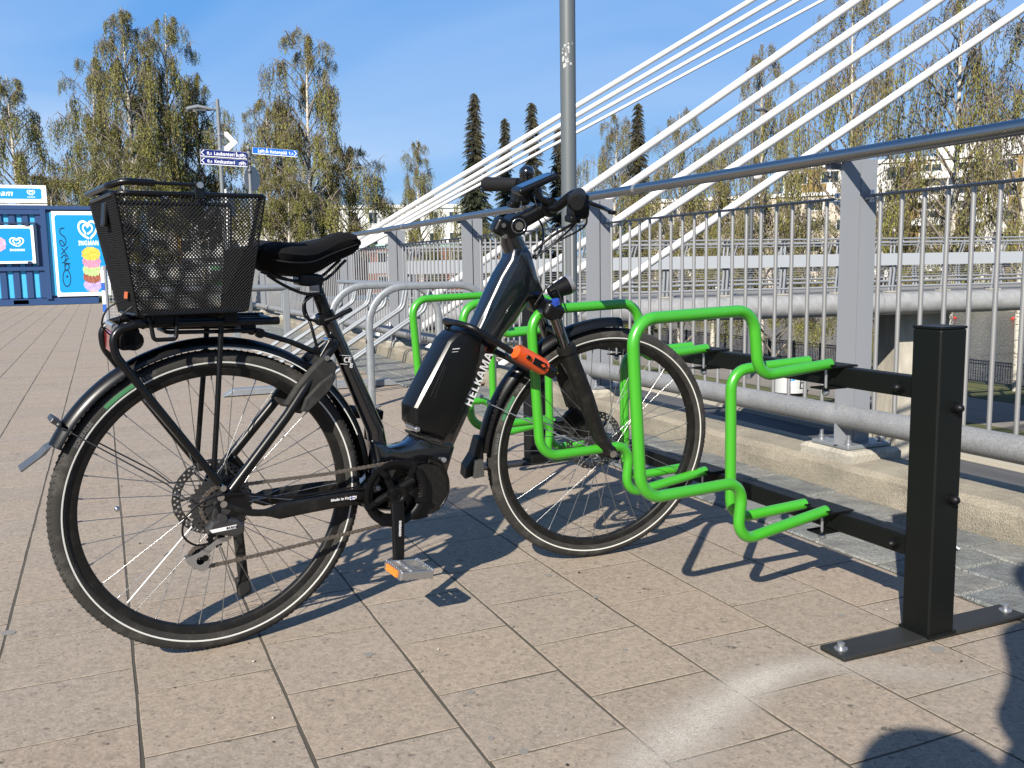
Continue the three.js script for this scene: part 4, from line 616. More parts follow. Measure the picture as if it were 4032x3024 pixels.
// ---------- ice cream kiosk in a shipping container
{
  const navy = std([.018, .058, .165], .45), cyan = std([.055, .42, .74], .45), dark = std([.012, .035, .09], .5);
  const Kk = thing('ice_cream_kiosk', 'blue shipping container kiosk with ice cream posters', 'kiosk', [-1.6, 0, -28]);
  const X0 = -4.6, X1 = 1.5;
  mesh('body', [box(X1 - X0, 2.36, 2.3, (X0 + X1) / 2 + 1.6 - 1.6, 1.36, -1.2)], navy, Kk);
  mesh('floor_beam', [box(-.56 - X0 + .01, .17, 2.44, (X0 - .56 - .01) / 2, .095, -1.2), box(X1 + .2 + .01, .17, 2.44, (X1 - .2 + .01) / 2, .095, -1.2), box(.36, .03, 2.44, -.38, .165, -1.2), box(.36, .03, 2.44, -.38, .025, -1.2), box(.36, .11, 1.2, -.38, .095, -1.8)], navy, Kk);
  mesh('roof_beam', [box(X1 - X0 + .03, .1, 2.5, (X0 + X1) / 2, 2.59, -1.2)], navy, Kk);
  const xs = .42;   // ribs left of the corner post
  for (let k = 0; k < 14; k++) { const x = .05 - .31 * k; if (x < X0 + .2) break; const rib = mesh('rib', [extr([[-.1, 0], [.1, 0], [.065, .06], [-.065, .06]], 2.32, -1.16).rotateX(-Math.PI / 2).rotateY(Math.PI).translate(x + .13, 1.36, -.05).rotateY(0)], navy, Kk); mesh('rib_stripe', [box(.125, 2.3, .012, x - .025, 1.36, -.045)], cyan, Kk); }
  mesh('corner_post', [box(.13, 2.4, .13, .30, 1.36, .01)], navy, Kk); mesh('corner_stripe', [box(.12, 2.22, .03, .43, 1.36, -.03)], cyan, Kk); mesh('top_band', [box(2.0, .12, .03, -.62, 2.47, .035)], navy, Kk);
  mesh('lower_band', [box(4.6, .1, .06, -2.05, .98, .03)], navy, Kk);
  const heart = (x, cx, cy, s) => { x.lineCap = 'round'; x.lineJoin = 'round'; x.strokeStyle = '#fff'; x.lineWidth = s * .2; const half = (sx, k, open) => { x.beginPath(); x.moveTo(cx, cy - s * .28 * k); x.bezierCurveTo(cx + sx * s * .25 * k, cy - s * .85 * k, cx + sx * s * 1.15 * k, cy - s * .62 * k, cx + sx * s * 1.0 * k, cy + s * .0 * k); x.bezierCurveTo(cx + sx * s * .92 * k, cy + s * .4 * k, cx + sx * s * .45 * k, cy + s * .62 * k, cx + (open ? sx * s * .28 : 0), cy + s * .8 * k); x.stroke(); }; half(-1, 1, false); half(1, 1, true); x.lineWidth = s * .17; half(-1, .52, true); half(1, .52, false); };
  const panelTex = canvasTex(512, 600, (x, w, h) => { x.fillStyle = '#f2f5f6'; x.fillRect(0, 0, w, h); x.fillStyle = '#0f93d6'; x.beginPath(); x.roundRect(26, 26, w - 52, h - 52, 26); x.fill();
    heart(x, 330, 122, 84); x.fillStyle = '#fff'; x.font = 'bold 46px sans-serif'; x.textAlign = 'center'; x.fillText('INGMAN', 330, 240);
    const r = rng(77), sc = [['#f2c14a', 330], ['#ee93ab', 352], ['#b4d98a', 374], ['#9a5b48', 402], ['#b9a6dd', 434]]; const ys = [300, 357, 412, 466, 522];
    const scoop = (col, cy, rx, ry) => { for (let k = 0; k < 460; k++) { const a = r() * Math.PI * 2, q = Math.sqrt(r()), px = 345 + Math.cos(a) * q * rx, py = cy + Math.sin(a) * q * ry, l = (r() - .5) * 40; const c = parseInt(col.slice(1), 16); const f = v => Math.max(0, Math.min(255, Math.round(v + l))); x.fillStyle = `rgb(${f(c >> 16)},${f((c >> 8) & 255)},${f(c & 255)})`; x.beginPath(); x.ellipse(px, py, 5 + r() * 9, 3 + r() * 5, r() * 3, 0, 7); x.fill(); } };
    x.fillStyle = '#d8a877'; x.beginPath(); x.moveTo(290, 545); x.lineTo(400, 545); x.lineTo(385, 574); x.lineTo(305, 574); x.fill();
    for (let k = 4; k >= 0; k--) scoop(sc[k][0], ys[k], 84, 42);
    x.strokeStyle = '#0b2431'; x.lineWidth = 8; x.lineCap = 'round'; x.beginPath(); x.moveTo(110, 120); x.bezierCurveTo(60, 110, 50, 160, 100, 175); x.bezierCurveTo(140, 200, 110, 260, 70, 240); x.bezierCurveTo(40, 200, 80, 190, 100, 230); x.stroke(); x.beginPath(); x.moveTo(70, 300); x.lineTo(130, 250); x.moveTo(75, 260); x.lineTo(125, 320); x.moveTo(60, 330); x.bezierCurveTo(90, 300, 120, 300, 100, 350); x.lineTo(130, 330); x.moveTo(70, 360); x.lineTo(140, 370); x.moveTo(95, 345); x.bezierCurveTo(80, 420, 100, 430, 130, 400); x.bezierCurveTo(140, 370, 90, 350, 90, 410); x.stroke(); x.beginPath(); x.ellipse(100, 472, 36, 58, .05, 0, 7); x.stroke(); x.beginPath(); x.arc(104, 460, 5, 0, 7); x.stroke(); });
  const flat = (nm, w, h, x, y, z, tex) => { mesh(nm, [rbox(w, h, .03, .006, x, y, z)], M.white, Kk); mesh(nm + '_print', [new THREE.PlaneGeometry(w - .004, h - .004).translate(x, y, z + .0165)], std(0xffffff, .35, { map: tex }), Kk); };
  flat('poster', 1.34, 2.28, 1.17, 1.36, .02, panelTex);
  const hatchTex = canvasTex(768, 512, (x, w, h) => { x.fillStyle = '#f2f5f6'; x.fillRect(0, 0, w, h); x.fillStyle = '#1190d0'; x.beginPath(); x.roundRect(24, 40, w - 60, h - 72, 24); x.fill(); heart(x, 560, 215, 78); x.fillStyle = '#fff'; x.font = 'bold 42px sans-serif'; x.textAlign = 'center'; x.fillText('INGMAN', 560, 345); const r = rng(8); for (let k = 0; k < 500; k++) { const a = r() * 7, q = Math.sqrt(r()) * 90; x.fillStyle = `rgb(${235 + r() * 20},${140 + r() * 60},${165 + r() * 50})`; x.beginPath(); x.arc(340 + Math.cos(a) * q, 250 + Math.sin(a) * q, 6 + r() * 8, 0, 7); x.fill(); } });
  flat('hatch', 1.55, 1.0, -.72, 1.62, .09, hatchTex); mesh('hatch_frame', [box(1.7, .04, .1, -.72, 2.18, .07), box(.05, 1.1, .08, .1, 1.62, .06)], dark, Kk); for (const y of [1.14, 2.15]) mesh('hatch_catch', [box(.09, .07, .04, -.1, y, .12)], dark, Kk);
  const signTex = canvasTex(1024, 160, (x, w, h) => { x.fillStyle = '#f4f6f6'; x.fillRect(0, 0, w, h); x.fillStyle = '#1b93e0'; x.beginPath(); x.roundRect(20, 28, w - 60, h - 62, 16); x.fill(); heart(x, 899, 64, 30); x.fillStyle = '#fff'; x.font = 'bold 15px sans-serif'; x.textAlign = 'center'; x.fillText('INGMAN', 899, 112); x.font = 'italic bold 66px sans-serif'; x.textAlign = 'right'; x.fillText('ice cream', 752, 98); });
  flat('roof_sign', 3.0, .46, -1.07, 2.94, .02, signTex); for (const x of [.36, -1.1, -2.5]) mesh('sign_post', [box(.05, .55, .04, x, 2.88, -.02)], M.white, Kk); mesh('sign_rail', [box(3.0, .035, .05, -1.07, 2.665, -.0)], M.white, Kk);
}
// ---------- street lamps
function lampPost(name, label, x, y, z, h, headDir, r0, mat, group) {
  const L = thing(name, label, 'street lamp', [x, y, z]); mesh('pole', [sweep([V(0, 0, 0), V(0, h * .5, 0), V(0, h, 0)], t => { const r = r0 * (1 - .3 * t); return [r, r]; }, 16)], mat, L);
  mesh('arm', [sweep(smooth([V(0, h - .26, 0), V(headDir * .18, h - .25, 0), V(headDir * .3, h - .24, 0)], 6), .028, 8)], mat, L);
  mesh('lamp_head', [sweep([V(headDir * .14, h - .27, 0), V(headDir * .3, h - .25, 0), V(headDir * .5, h - .23, 0), V(headDir * .68, h - .27, 0), V(headDir * .76, h - .30, 0)], t => [.03 + .045 * Math.sin(Math.min(1, t * 1.4) * Math.PI * .7), .05 + .10 * Math.sin(Math.min(1, t * 1.1) * Math.PI * .8)], 14, { ref: V(0, 0, 1) })], mat, L);
  mesh('lamp_glass', [rbox(.34, .03, .2, .01, headDir * .46, h - .305, 0)], M.clear, L); return L;
}
lampPost('street_lamp', 'tapered grey street lamp behind the finger signs with its head over the kiosk side', 3.05, 0, -25.5, 5.22, -1, .066, std([.17, .185, .195], .5));
{
  const L = thing('lamp_mast', 'thick dark grey mast with white upper sleeve rising behind the railing', 'mast', [3.26, -4.49, -6.3]);
  mesh('pole', [sweep([V(0, 0, 0), V(0, 7.28, 0)], () => [.058, .058], 24)], M.lampGrey, L); mesh('sleeve', [sweep([V(0, 7.282, 0), V(0, 9.4, 0)], () => [.052, .052], 20)], M.white, L); mesh('base_flange', [new THREE.CylinderGeometry(.16, .16, .03, 20).translate(0, .02, 0)], M.lampGrey, L);
  const r = rng(12), q = []; for (let k = 0; k < 26; k++) { const a = -.477 + (r() - .5) * 1.5, y = 6.80 + r() * .17; q.push(rbox(.012 * (.3 + r()), .025 * r() + .004, .001, .0003, 0, 0, .0584).rotateY(a).translate(0, y, 0)); } mesh('sticker_residue', q, std([.45, .45, .44], .8), L);
}
// ---------- finger signs
{
  const S = thing('finger_sign', 'grey post with three blue direction fingers and a round sign seen from behind', 'signpost', [3.41, 0, -23.1]);
  const g = std([.22, .23, .24], .5), clampM = std([.03, .03, .035], .6);
  mesh('pole', [bar(V(0, 0, 0), V(0, 3.78, 0), .04, 14)], g, S); for (const y of [3.68, 3.48, 3.36, 3.16, 2.62]) mesh('clamp', [new THREE.CylinderGeometry(.05, .05, .05, 14).translate(0, y, 0)], clampM, S);
  const bikeIcon = (x, X, Y, s) => { x.strokeStyle = '#fff'; x.lineWidth = s * .12; x.beginPath(); x.arc(X, Y, s * .34, 0, 7); x.moveTo(X + s * 1.34, Y); x.arc(X + s, Y, s * .34, 0, 7); x.moveTo(X, Y); x.lineTo(X + s * .3, Y - s * .5); x.lineTo(X + s * .8, Y - s * .5); x.lineTo(X + s * .45, Y); x.lineTo(X, Y); x.moveTo(X + s * .75, Y - s * .62); x.lineTo(X + s, Y); x.stroke(); };
  const walk = (x, X, Y, s, col = '#fff') => { x.fillStyle = col; x.beginPath(); x.arc(X, Y - s * .75, s * .17, 0, 7); x.fill(); x.fillRect(X - s * .16, Y - s * .55, s * .34, s * .7); x.fillRect(X - s * .16, Y, s * .14, s * .5); x.fillRect(X + s * .06, Y, s * .14, s * .5); x.beginPath(); x.arc(X + s * .4, Y - s * .2, s * .11, 0, 7); x.fill(); x.fillRect(X + s * .3, Y - s * .1, s * .2, s * .6); };
  const finger = (bg, left, dist, name, fade) => canvasTex(1024, 156, (x, w, h) => { x.fillStyle = bg; x.fillRect(0, 0, w, h); x.strokeStyle = '#fff'; x.lineWidth = 15; const q = left ? 1 : -1, e = left ? 18 : w - 18; x.beginPath(); x.moveTo(e + q * 62, 12); x.lineTo(e, h / 2 - 8); x.lineTo(e + q * 62, h - 26); x.stroke(); x.fillStyle = '#f2f4f6'; x.fillRect(0, h - 14, w, 14); x.fillStyle = '#fff';
    if (left) { x.font = 'bold 92px sans-serif'; x.fillText(dist[0] + ',', 140, 108); x.font = 'bold 66px sans-serif'; x.fillText(dist[1], 214, 108); x.font = 'bold 104px sans-serif'; x.fillText(name, 292, 112, 460); walk(x, 790, 78, 70, fade ? '#33507c' : '#fff'); bikeIcon(x, 870, 92, 88); }
    else { x.fillRect(120, 14, 8, 110); bikeIcon(x, 165, 92, 88); walk(x, 318, 78, 70); x.font = 'bold 104px sans-serif'; x.fillText(name, 385, 112, 400); x.font = 'bold 92px sans-serif'; x.fillText(dist[0] + ',', 815, 108); x.font = 'bold 66px sans-serif'; x.fillText(dist[1], 890, 108); } });
  const plate = (nm, x0, y, a, tex) => { const b = mesh(nm, [rbox(1.06, .165, .03, .004, x0, 0, 0).rotateZ(a).translate(0, y, .06)], M.white, S); mesh('sign_face', [new THREE.PlaneGeometry(1.05, .158).translate(x0, 0, .016).rotateZ(a).translate(0, y, .06)], std(0xffffff, .4, { map: tex }), b); };
  plate('sign_plate', -.575, 3.53, -.04, finger('#0c1f6a', true, ['0', '2'], 'Laukontori')); plate('sign_plate', -.575, 3.35, -.04, finger('#0c1f6a', true, ['0', '5'], 'Keskustori', true)); plate('sign_plate', .615, 3.665, -.045, finger('#1268c8', false, ['1', '0'], 'Hatanpää'));
  mesh('round_sign', [new THREE.CylinderGeometry(.3, .3, .012, 28).rotateX(Math.PI / 2).rotateY(.75).translate(.06, 3.02, -.07)], std([.42, .43, .42], .5), S);
  const A = thing('chevron_sign', 'white chevron arrow sign on the street lamp pole', 'sign', [3.05, 3.9, -25.5]); mesh('chevron', [extr([[0, 0], [.09, 0], [.34, .24], [.10, .5], [.02, .5], [.02, .40], [.16, .25], [.0, .12]], .03, 0).translate(.1, 0, .06)], M.white, A); mesh('strap', [new THREE.CylinderGeometry(.068, .068, .03, 12).translate(0, .06, 0), new THREE.CylinderGeometry(.068, .068, .03, 12).translate(0, .44, 0), box(.12, .02, .02, .08, .06, .03), box(.12, .02, .02, .08, .44, .03)], M.zinc, A);
  const Q = thing('traffic_sign', 'grey backed round traffic sign on a thin pole beside the street lamp', 'sign', [3.0, 0, -24.4]); mesh('pole', [bar(V(0, 0, 0), V(0, 2.86, 0), .03, 10)], M.white, Q); mesh('disc', [new THREE.CylinderGeometry(.3, .3, .012, 28).rotateX(Math.PI / 2).rotateY(1.1).translate(.12, 2.45, -.05)], std([.33, .31, .31], .5), Q);
}
// ---------- cable-stayed bridge
const A0 = V(2.9, .05, -20.0), A1 = V(62, .15, -9.85);   // near edge of the deck
{
  const B = thing('footbridge', 'pale grey footbridge with round edge girder and horizontal wire railing', 'bridge', [A0.x, 0, A0.z], Math.atan2(-(A1.z - A0.z), A1.x - A0.x));
  const Lg = Math.hypot(A1.x - A0.x, A1.z - A0.z), wD = 4.2, y = .05;
  const gp = std([.36, .37, .385], .5, { map: concMap }), rail = M.greyPaint, cw = std([.30, .295, .285], .9, { map: concMap });
  mesh('deck', [box(Lg, .16, wD, Lg / 2, y - .10, -wD / 2)], cw, B);
  for (const z of [-.02, -wD + .02]) for (let k = 0; k < 8; k++) mesh('girder_tube', [bar(V(k * Lg / 8, y - .30, z), V((k + 1) * Lg / 8 - .015, y - .30, z), .28, 28)], gp, B);
  for (let k = 0; k < 9; k++) mesh('cross_beam', [box(.3, .3, wD - .4, 2 + k * 7, y - .34, -wD / 2)], gp, B);
  for (const s of [0, 1]) { const z = s ? -wD + .12 : -.12, n = s ? 20 : 26, o = s ? 1 : -1;
    for (let k = 0; k < n; k++) { const x = 3.2 + k * 1.52 + s * .7; const p = mesh('railing_post', [0, .10].map(d => sweep([V(x + d, y + .02, z), V(x + d, y + .5, z + o * -.06), V(x + d + .03, y + 1.0, z + o * .02), V(x + d + .10, y + 1.32, z + o * .08)], t => [.009, .055 - .028 * t], 4, { ref: V(1, 0, 0), pow: 12 })), rail, B); mesh('post_foot', [box(.34, .03, .16, x + .05, y + .0, z)], M.concPale, p); }
    const x1 = 3 + n * 1.52; mesh('band', [box(x1 - 2.8, .29, .02, (x1 + 2.8) / 2, y + .80, z + o * -.10)], std([.36, .385, .41], .45), B);
    mesh('handrail', [bar(V(2.8, y + 1.31, z), V(x1, y + 1.31, z), .022, 8), bar(V(2.8, y + 1.21, z), V(x1, y + 1.21, z), .016, 6)], rail, B); mesh('lower_rail', [bar(V(2.8, y + .13, z), V(x1, y + .13, z), .03, 8), bar(V(2.8, y + .26, z), V(x1, y + .26, z), .03, 8)], rail, B);
    for (let w = 0; w < 5; w++) mesh('wire', [bar(V(2.8, y + .35 + w * .065, z), V(x1, y + .35 + w * .065, z), .006, 5)], M.satin, B); }
  const pr = thing('bridge_pier', 'rectangular concrete pier carrying the footbridge girder', 'pier', [19.35, -4.5, -17.2], B.rotation.y); mesh('shaft', [box(1.5, 4.08, 1.0, .35, 2.03, -1.35)], M.concPale, pr);
}
// ---------- stay cables
{
  const near = [[[4.340, 0.252, 13.423], [9.596, 4.342, 10.040]], [[4.317, -0.095, 13.384], [10.097, 4.333, 9.819]], [[4.694, -0.206, 13.203], [10.608, 4.323, 9.593]], [[5.076, -0.248, 13.029], [11.183, 4.313, 9.339]], [[6.241, -0.081, 12.541], [11.647, 4.199, 9.119]]];
  const far = [[[8.787, 2.200, 31.567], [19.905, 9.246, 25.477]], [[8.773, 1.994, 31.544], [20.557, 9.234, 25.189]], [[8.765, 1.864, 31.530], [21.261, 9.221, 24.878]], [[8.758, 1.768, 31.519], [22.017, 9.207, 24.544]]];
  const cw = std([.66, .66, .655], .4), ring = std([.35, .35, .34], .5);
  const put = (l, rf, back, fwd, gname, words, joints) => l.forEach(([a, b], i) => { const r = rf(i), p = V(a[0], a[1], -a[2]), q = V(b[0], b[1], -b[2]), d = q.clone().sub(p), u = d.clone().normalize(), s = p.clone().addScaledVector(u, -back), e = q.clone().addScaledVector(u, fwd);
    const C = thing('stay_cable', `white stay cable, ${words[i]} of ${gname}`, 'cable', [s.x, s.y, s.z], 0, gname); const w = v => v.clone().sub(s);
    const cuts = [s]; joints.forEach((t, k) => cuts.push(p.clone().addScaledVector(d, t + (i * .013 * (k ? 1 : -1))))); cuts.push(e);
    for (let k = 0; k < cuts.length - 1; k++) { mesh('sheath', [bar(w(cuts[k]).addScaledVector(u, k ? .003 : 0), w(cuts[k + 1]).addScaledVector(u, -.003), r, 20)], cw, C); if (k) mesh('sheath_joint', [bar(w(cuts[k]).addScaledVector(u, -.012), w(cuts[k]).addScaledVector(u, .012), r * .985, 20)], ring, C); } });
  put(near, () => .056, 2.4, 12, 'thick near stay cables', ['topmost', 'second from the top', 'middle one', 'second from the bottom', 'lowest'], [.42, .77]);
  put(far, i => [.088, .08, .066, .053][i], 6, 20, 'thin far stay cables', ['topmost', 'second from the top', 'third from the top', 'lowest'], [.3, .72]);
  // anchor block where the near cables come down, and the mast both fans rise to
  const Bk = thing('anchor_block', 'concrete anchor block at the foot of the near stay cables', 'anchor block', [3.1, -4.5, -14.3]); mesh('block', [rbox(3.6, 3.4, 1.6, .05, 1.0, 1.7, 0)], M.concPale, Bk);
  const Fb = thing('anchor_block', 'concrete anchor block at the foot of the far thin stay cables', 'anchor block', [4.6, -4.5, -31.9]); mesh('block', [rbox(2.6, 4.3, 1.8, .05, 0, 2.15, 0)], M.concPale, Fb);
}
// ---------- riverside things below
{
  const F = thing('river_fence', 'low dark iron fence along the river bank', 'fence', [33.6, -4.46, -20]); const m = std([.012, .016, .028], .5); const n = 34, pitch = 2.0, q = [];
  for (let k = 0; k < n; k++) { const z = 15 - k * pitch; mesh('post', [box(.09, 1.08, .09, 0, .54, z)], m, F); if (k < n - 1) { mesh('rail', [box(.05, .05, pitch - .09, 0, 1.0, z - pitch / 2), box(.05, .05, pitch - .09, 0, .14, z - pitch / 2), box(.04, .04, pitch - .09, 0, .87, z - pitch / 2)], m, F); for (let i = 1; i < 17; i++) q.push(box(.022, .84, .022, 0, .56, z - i * pitch / 17)); } }
  stuff(mesh('pickets', q, m, F));
  const tex = canvasTex(1024, 256, (x, w, h) => { x.fillStyle = '#b9bcbd'; x.fillRect(0, 0, w, h); x.strokeStyle = '#15171a'; x.lineWidth = 15; x.lineCap = 'round'; x.beginPath(); const X = 380; x.moveTo(X, 60); x.lineTo(X - 10, 190); x.moveTo(X, 60); x.bezierCurveTo(X + 90, 60, X + 60, 120, X, 120); x.bezierCurveTo(X + 110, 110, X + 80, 200, X - 10, 190); x.moveTo(X + 100, 195); x.lineTo(X + 145, 60); x.lineTo(X + 180, 195); x.moveTo(X + 115, 145); x.lineTo(X + 175, 140); x.moveTo(X + 195, 60); x.lineTo(X + 260, 195); x.moveTo(X + 260, 60); x.lineTo(X + 195, 195); x.moveTo(X + 280, 60); x.lineTo(X + 340, 195); x.moveTo(X + 345, 60); x.lineTo(X + 280, 195); x.stroke(); x.fillStyle = '#e9eef0'; x.fillRect(250, 70, 60, 90); x.fillStyle = '#2d86c8'; x.fillRect(250, 70, 60, 22); });
  const Bn = thing('waste_bin', 'squat round grey waste container with black graffiti letters below the railing', 'bin', [24.9, -4.46, -29.1], -.75); mesh('drum', [new THREE.CylinderGeometry(.64, .64, .78, 36, 1, true).rotateY(-Math.PI / 2).translate(0, .5, 0)], std(0xffffff, .5, { map: tex, side: THREE.DoubleSide }), Bn); mesh('base_ring', [new THREE.CylinderGeometry(.68, .68, .12, 36).translate(0, .06, 0)], M.blackPlastic, Bn); mesh('lid', [new THREE.SphereGeometry(.66, 28, 10, 0, 7, 0, Math.PI / 2).scale(1, .35, 1).translate(0, .89, 0)], M.blackPlastic, Bn);
  const Po = thing('thin_pole', 'slim grey pole standing on the grass by the river fence', 'pole', [27.5, -4.47, -26.2]); mesh('shaft', [bar(V(0, 0, 0), V(0, 4.2, 0), .045, 10)], std([.25, .3, .3], .5), Po); mesh('cap', [new THREE.SphereGeometry(.05, 8, 6).translate(0, 4.2, 0)], M.zinc, Po);
  [[76, -73], [83.4, -64.5], [79.5, -68.6]].forEach(([x, z], i) => { const b = thing('buoy', 'red float ' + ['seen between the railing post and the bridge pier', 'farthest out from the bridge pier in the river', 'second from the bridge pier in the river'][i], 'buoy', [x, -5.45, z], 0, 'red river floats'); mesh('float', [new THREE.SphereGeometry(.22, 14, 10).scale(2.1, 1, 1).translate(0, .12, 0)], std([.6, .04, .02], .4), b); mesh('end_collar', [new THREE.CylinderGeometry(.1, .1, 1.05, 10).rotateZ(Math.PI / 2).translate(0, .12, 0)], std([.5, .05, .02], .5), b); });
}
// ---------- birches and spruces
const barkMap = (() => { const n = 256, a = tileNoise(n, 64, 5), d = new Float32Array(n * n); const r = rng(61); for (let i = 0; i < d.length; i++) d[i] = .82 + .2 * (a[i] - .5); for (let k = 0; k < 150; k++) { const cx = Math.floor(r() * n), cy = Math.floor(r() * n), l = 4 + r() * 26, h = 1 + r() * 4; for (let y = 0; y < h; y++) for (let x = 0; x < l; x++) d[((cy + y) % n) * n + (cx + Math.floor(x)) % n] *= .22; } return colTex(n, i => [d[i], d[i] * .97, d[i] * .9], 1.6); })();
M.bark = std([.62, .60, .55], .9, { map: barkMap }); M.limb = std([.22, .19, .155], .95); M.leaf = std([1, 1, 1], .85, { vertexColors: true, side: THREE.DoubleSide }); M.spruceBark = std([.09, .065, .05], .95); M.needle = std([1, 1, 1], .9, { vertexColors: true, side: THREE.DoubleSide });
function coloured(tris, cols) { const g = new THREE.BufferGeometry(); g.setAttribute('position', new THREE.Float32BufferAttribute(tris, 3)); g.setAttribute('color', new THREE.Float32BufferAttribute(cols, 3)); g.setAttribute('uv', new THREE.Float32BufferAttribute(new Float32Array(tris.length / 3 * 2), 2)); g.computeVertexNormals(); return g; }
const strands = [0, 1, 2, 3, 4].map(k => { // a hanging twig with young leaves, 1 m long
  const r = rng(300 + k), p = [], c = []; const bend = (r() - .5) * .34, b2 = (r() - .5) * .34, at = t => V(bend * t * (1 - t * .3) + .03 * Math.sin(t * 9 + k), -t, b2 * t * (1 - .4 * t));
  const tri = (a, b, d, col) => { for (const v of [a, b, d]) { p.push(v.x, v.y, v.z); c.push(...col); } };
  for (let i = 0; i < 5; i++) { const a = at(i / 5), b = at((i + 1) / 5), w = .010 - .0014 * i, s = V(w, 0, 0), s2 = V(0, 0, w), br = [.085, .07, .055]; tri(a.clone().sub(s), a.clone().add(s), b, br); tri(a.clone().sub(s2), a.clone().add(s2), b, br); }
  for (let i = 0; i < 20; i++) { const t = .04 + .96 * (i + r()) / 20, o = at(t).add(V((r() - .5) * .13, (r() - .5) * .06, (r() - .5) * .13)), u = V((r() - .5) * .7, -.6 - r(), (r() - .5) * .7).normalize().multiplyScalar(.036 + .022 * r()), v = V(r() - .5, r() - .5, r() - .5).cross(u).normalize().multiplyScalar(.015 + .009 * r()); const k1 = .75 + .5 * r(), col = [.178 * k1, .178 * k1, .032 * k1];
    const a = o, b = o.clone().add(u).add(v), d = o.clone().addScaledVector(u, 2), e = o.clone().add(u).sub(v); tri(a, b, d, col); tri(a, d, e, col); }
  return coloured(p, c); });
function birch(label, x, y, z, h, o = {}) {
  const { seed = 1, spread = .2, lean = 0, dens = 1, lift = .2, brown = .3, group } = o, r = rng(seed * 7919), T = thing('birch_tree', label, 'tree', [x, y, z], 0, group);
  const bend = k => V(Math.sin(k * 2.3 + seed) * .018 * h * k + lean * h * k, h * k, Math.cos(k * 1.9 + seed * 2) * .015 * h * k), tr = []; for (let k = 0; k <= 10; k++) tr.push(bend(k / 10)); const R0 = .0085 * h + .03;
  mesh('trunk', [sweep(tr, t => { const v = R0 * (1 - t) ** .8 + .012; return [v, v]; }, 9)], M.bark, T);
  const limbs = [], anchors = [], nL = Math.round(26 + h);
  for (let i = 0; i < nL; i++) { const t = lift + (1 - lift - .03) * (i + r() * .8) / nL, b = bend(t), az = i * 2.4 + r() * .9, top = (1 - t), L = h * spread * (.12 + 1.3 * Math.sin(Math.min(1, top * 1.3 + .03) * Math.PI * .62)) * (.65 + .6 * r()), up = .75 + .5 * t + .25 * r(), d = V(Math.cos(az), 0, Math.sin(az));
    const pts = [b, b.clone().addScaledVector(d, L * .4).add(V(0, L * .42 * up, 0)), b.clone().addScaledVector(d, L * .78).add(V(0, L * .62 * up, 0)), b.clone().addScaledVector(d, L * 1.05).add(V(0, L * .46 * up, 0))];
    const cv = smooth(pts, 7), rr = R0 * (1 - t) * .5 + .014; limbs.push(sweep(cv, q => { const v = rr * (1 - q) + .006; return [v, v]; }, 5, { caps: false }));
    const cc = new THREE.CatmullRomCurve3(pts), nS = Math.round((33 + 24 * r()) * dens * (.5 + L / (h * .18) * .5)); for (let k = 0; k < nS; k++) { const q = .22 + .78 * Math.sqrt(r()); const p = cc.getPoint(q), sp = L * .2; anchors.push(p.add(V((r() + r() - 1) * sp, (r() + r() - .9) * sp * .6, (r() + r() - 1) * sp))); }
    for (let k = 0; k < 3; k++) { const q = .35 + .5 * r(), p = cc.getPoint(q), dd = V(r() - .5, .1 + r() * .4, r() - .5).normalize().multiplyScalar(L * .4); const e = p.clone().add(dd); limbs.push(sweep(smooth([p, p.clone().addScaledVector(dd, .55).add(V(0, L * .06, 0)), e.add(V(0, -L * .12, 0))], 4), q2 => { const v = .02 * (1 - q2) + .005; return [v, v]; }, 4, { caps: false })); } }
  for (let k = 0; k < 34 * dens; k++) { const q = .84 + .16 * r(); anchors.push(bend(q).add(V((r() - .5) * (1.06 - q) * 3, 0, (r() - .5) * (1.06 - q) * 3))); }
  mesh('branches', limbs, M.limb, T);
  const per = strands.map(() => []); anchors.forEach(a => per[Math.floor(r() * 5)].push(a));
  const mt = new THREE.Matrix4(), col = new THREE.Color();
  per.forEach((l, s) => { if (!l.length) return; const I = new THREE.InstancedMesh(strands[s], M.leaf, l.length); I.name = 'crown'; I.castShadow = I.receiveShadow = true; l.forEach((a, k) => { const rel = a.y / h, len = (.75 + 1.35 * r()) * (rel > .85 ? .45 : 1) * h / 15, w = .8 + .6 * r(); mt.compose(a, new THREE.Quaternion().setFromEuler(new THREE.Euler((r() - .5) * .28, r() * 6.28, (r() - .5) * .28)), V(w, len, w)); I.setMatrixAt(k, mt); const bq = r() < brown * .45 + .45 * (rel - .4) ? 1 : 0, v = .75 + .5 * r(); col.setRGB(v * (bq ? .98 : 1), v * (bq ? .82 : 1), v * (bq ? 1.7 : 1)); I.setColorAt(k, col); }); I.userData.kind = 'stuff'; T.add(I); });
  return T;
}
const spray = (() => { const r = rng(88), p = [], c = []; const tri = (a, b, d, col) => { for (const v of [a, b, d]) { p.push(v.x, v.y, v.z); c.push(...col); } };
  for (let k = 0; k < 46; k++) { const t = (k + r()) / 46, o = V(t, -.28 * t * t + .02 * (r() - .5), (r() - .5) * .42 * (1 - t * .7)), u = V(.10 + .06 * r(), -.05 - .10 * r(), (r() - .5) * .2), w = V(r() - .5, r() - .5, r() - .5).cross(u).normalize().multiplyScalar(.028), v = .6 + .8 * r(); tri(o.clone().sub(w), o.clone().add(w), o.clone().add(u), [.030 * v, .040 * v, .018 * v]); }
  return coloured(p, c); })();
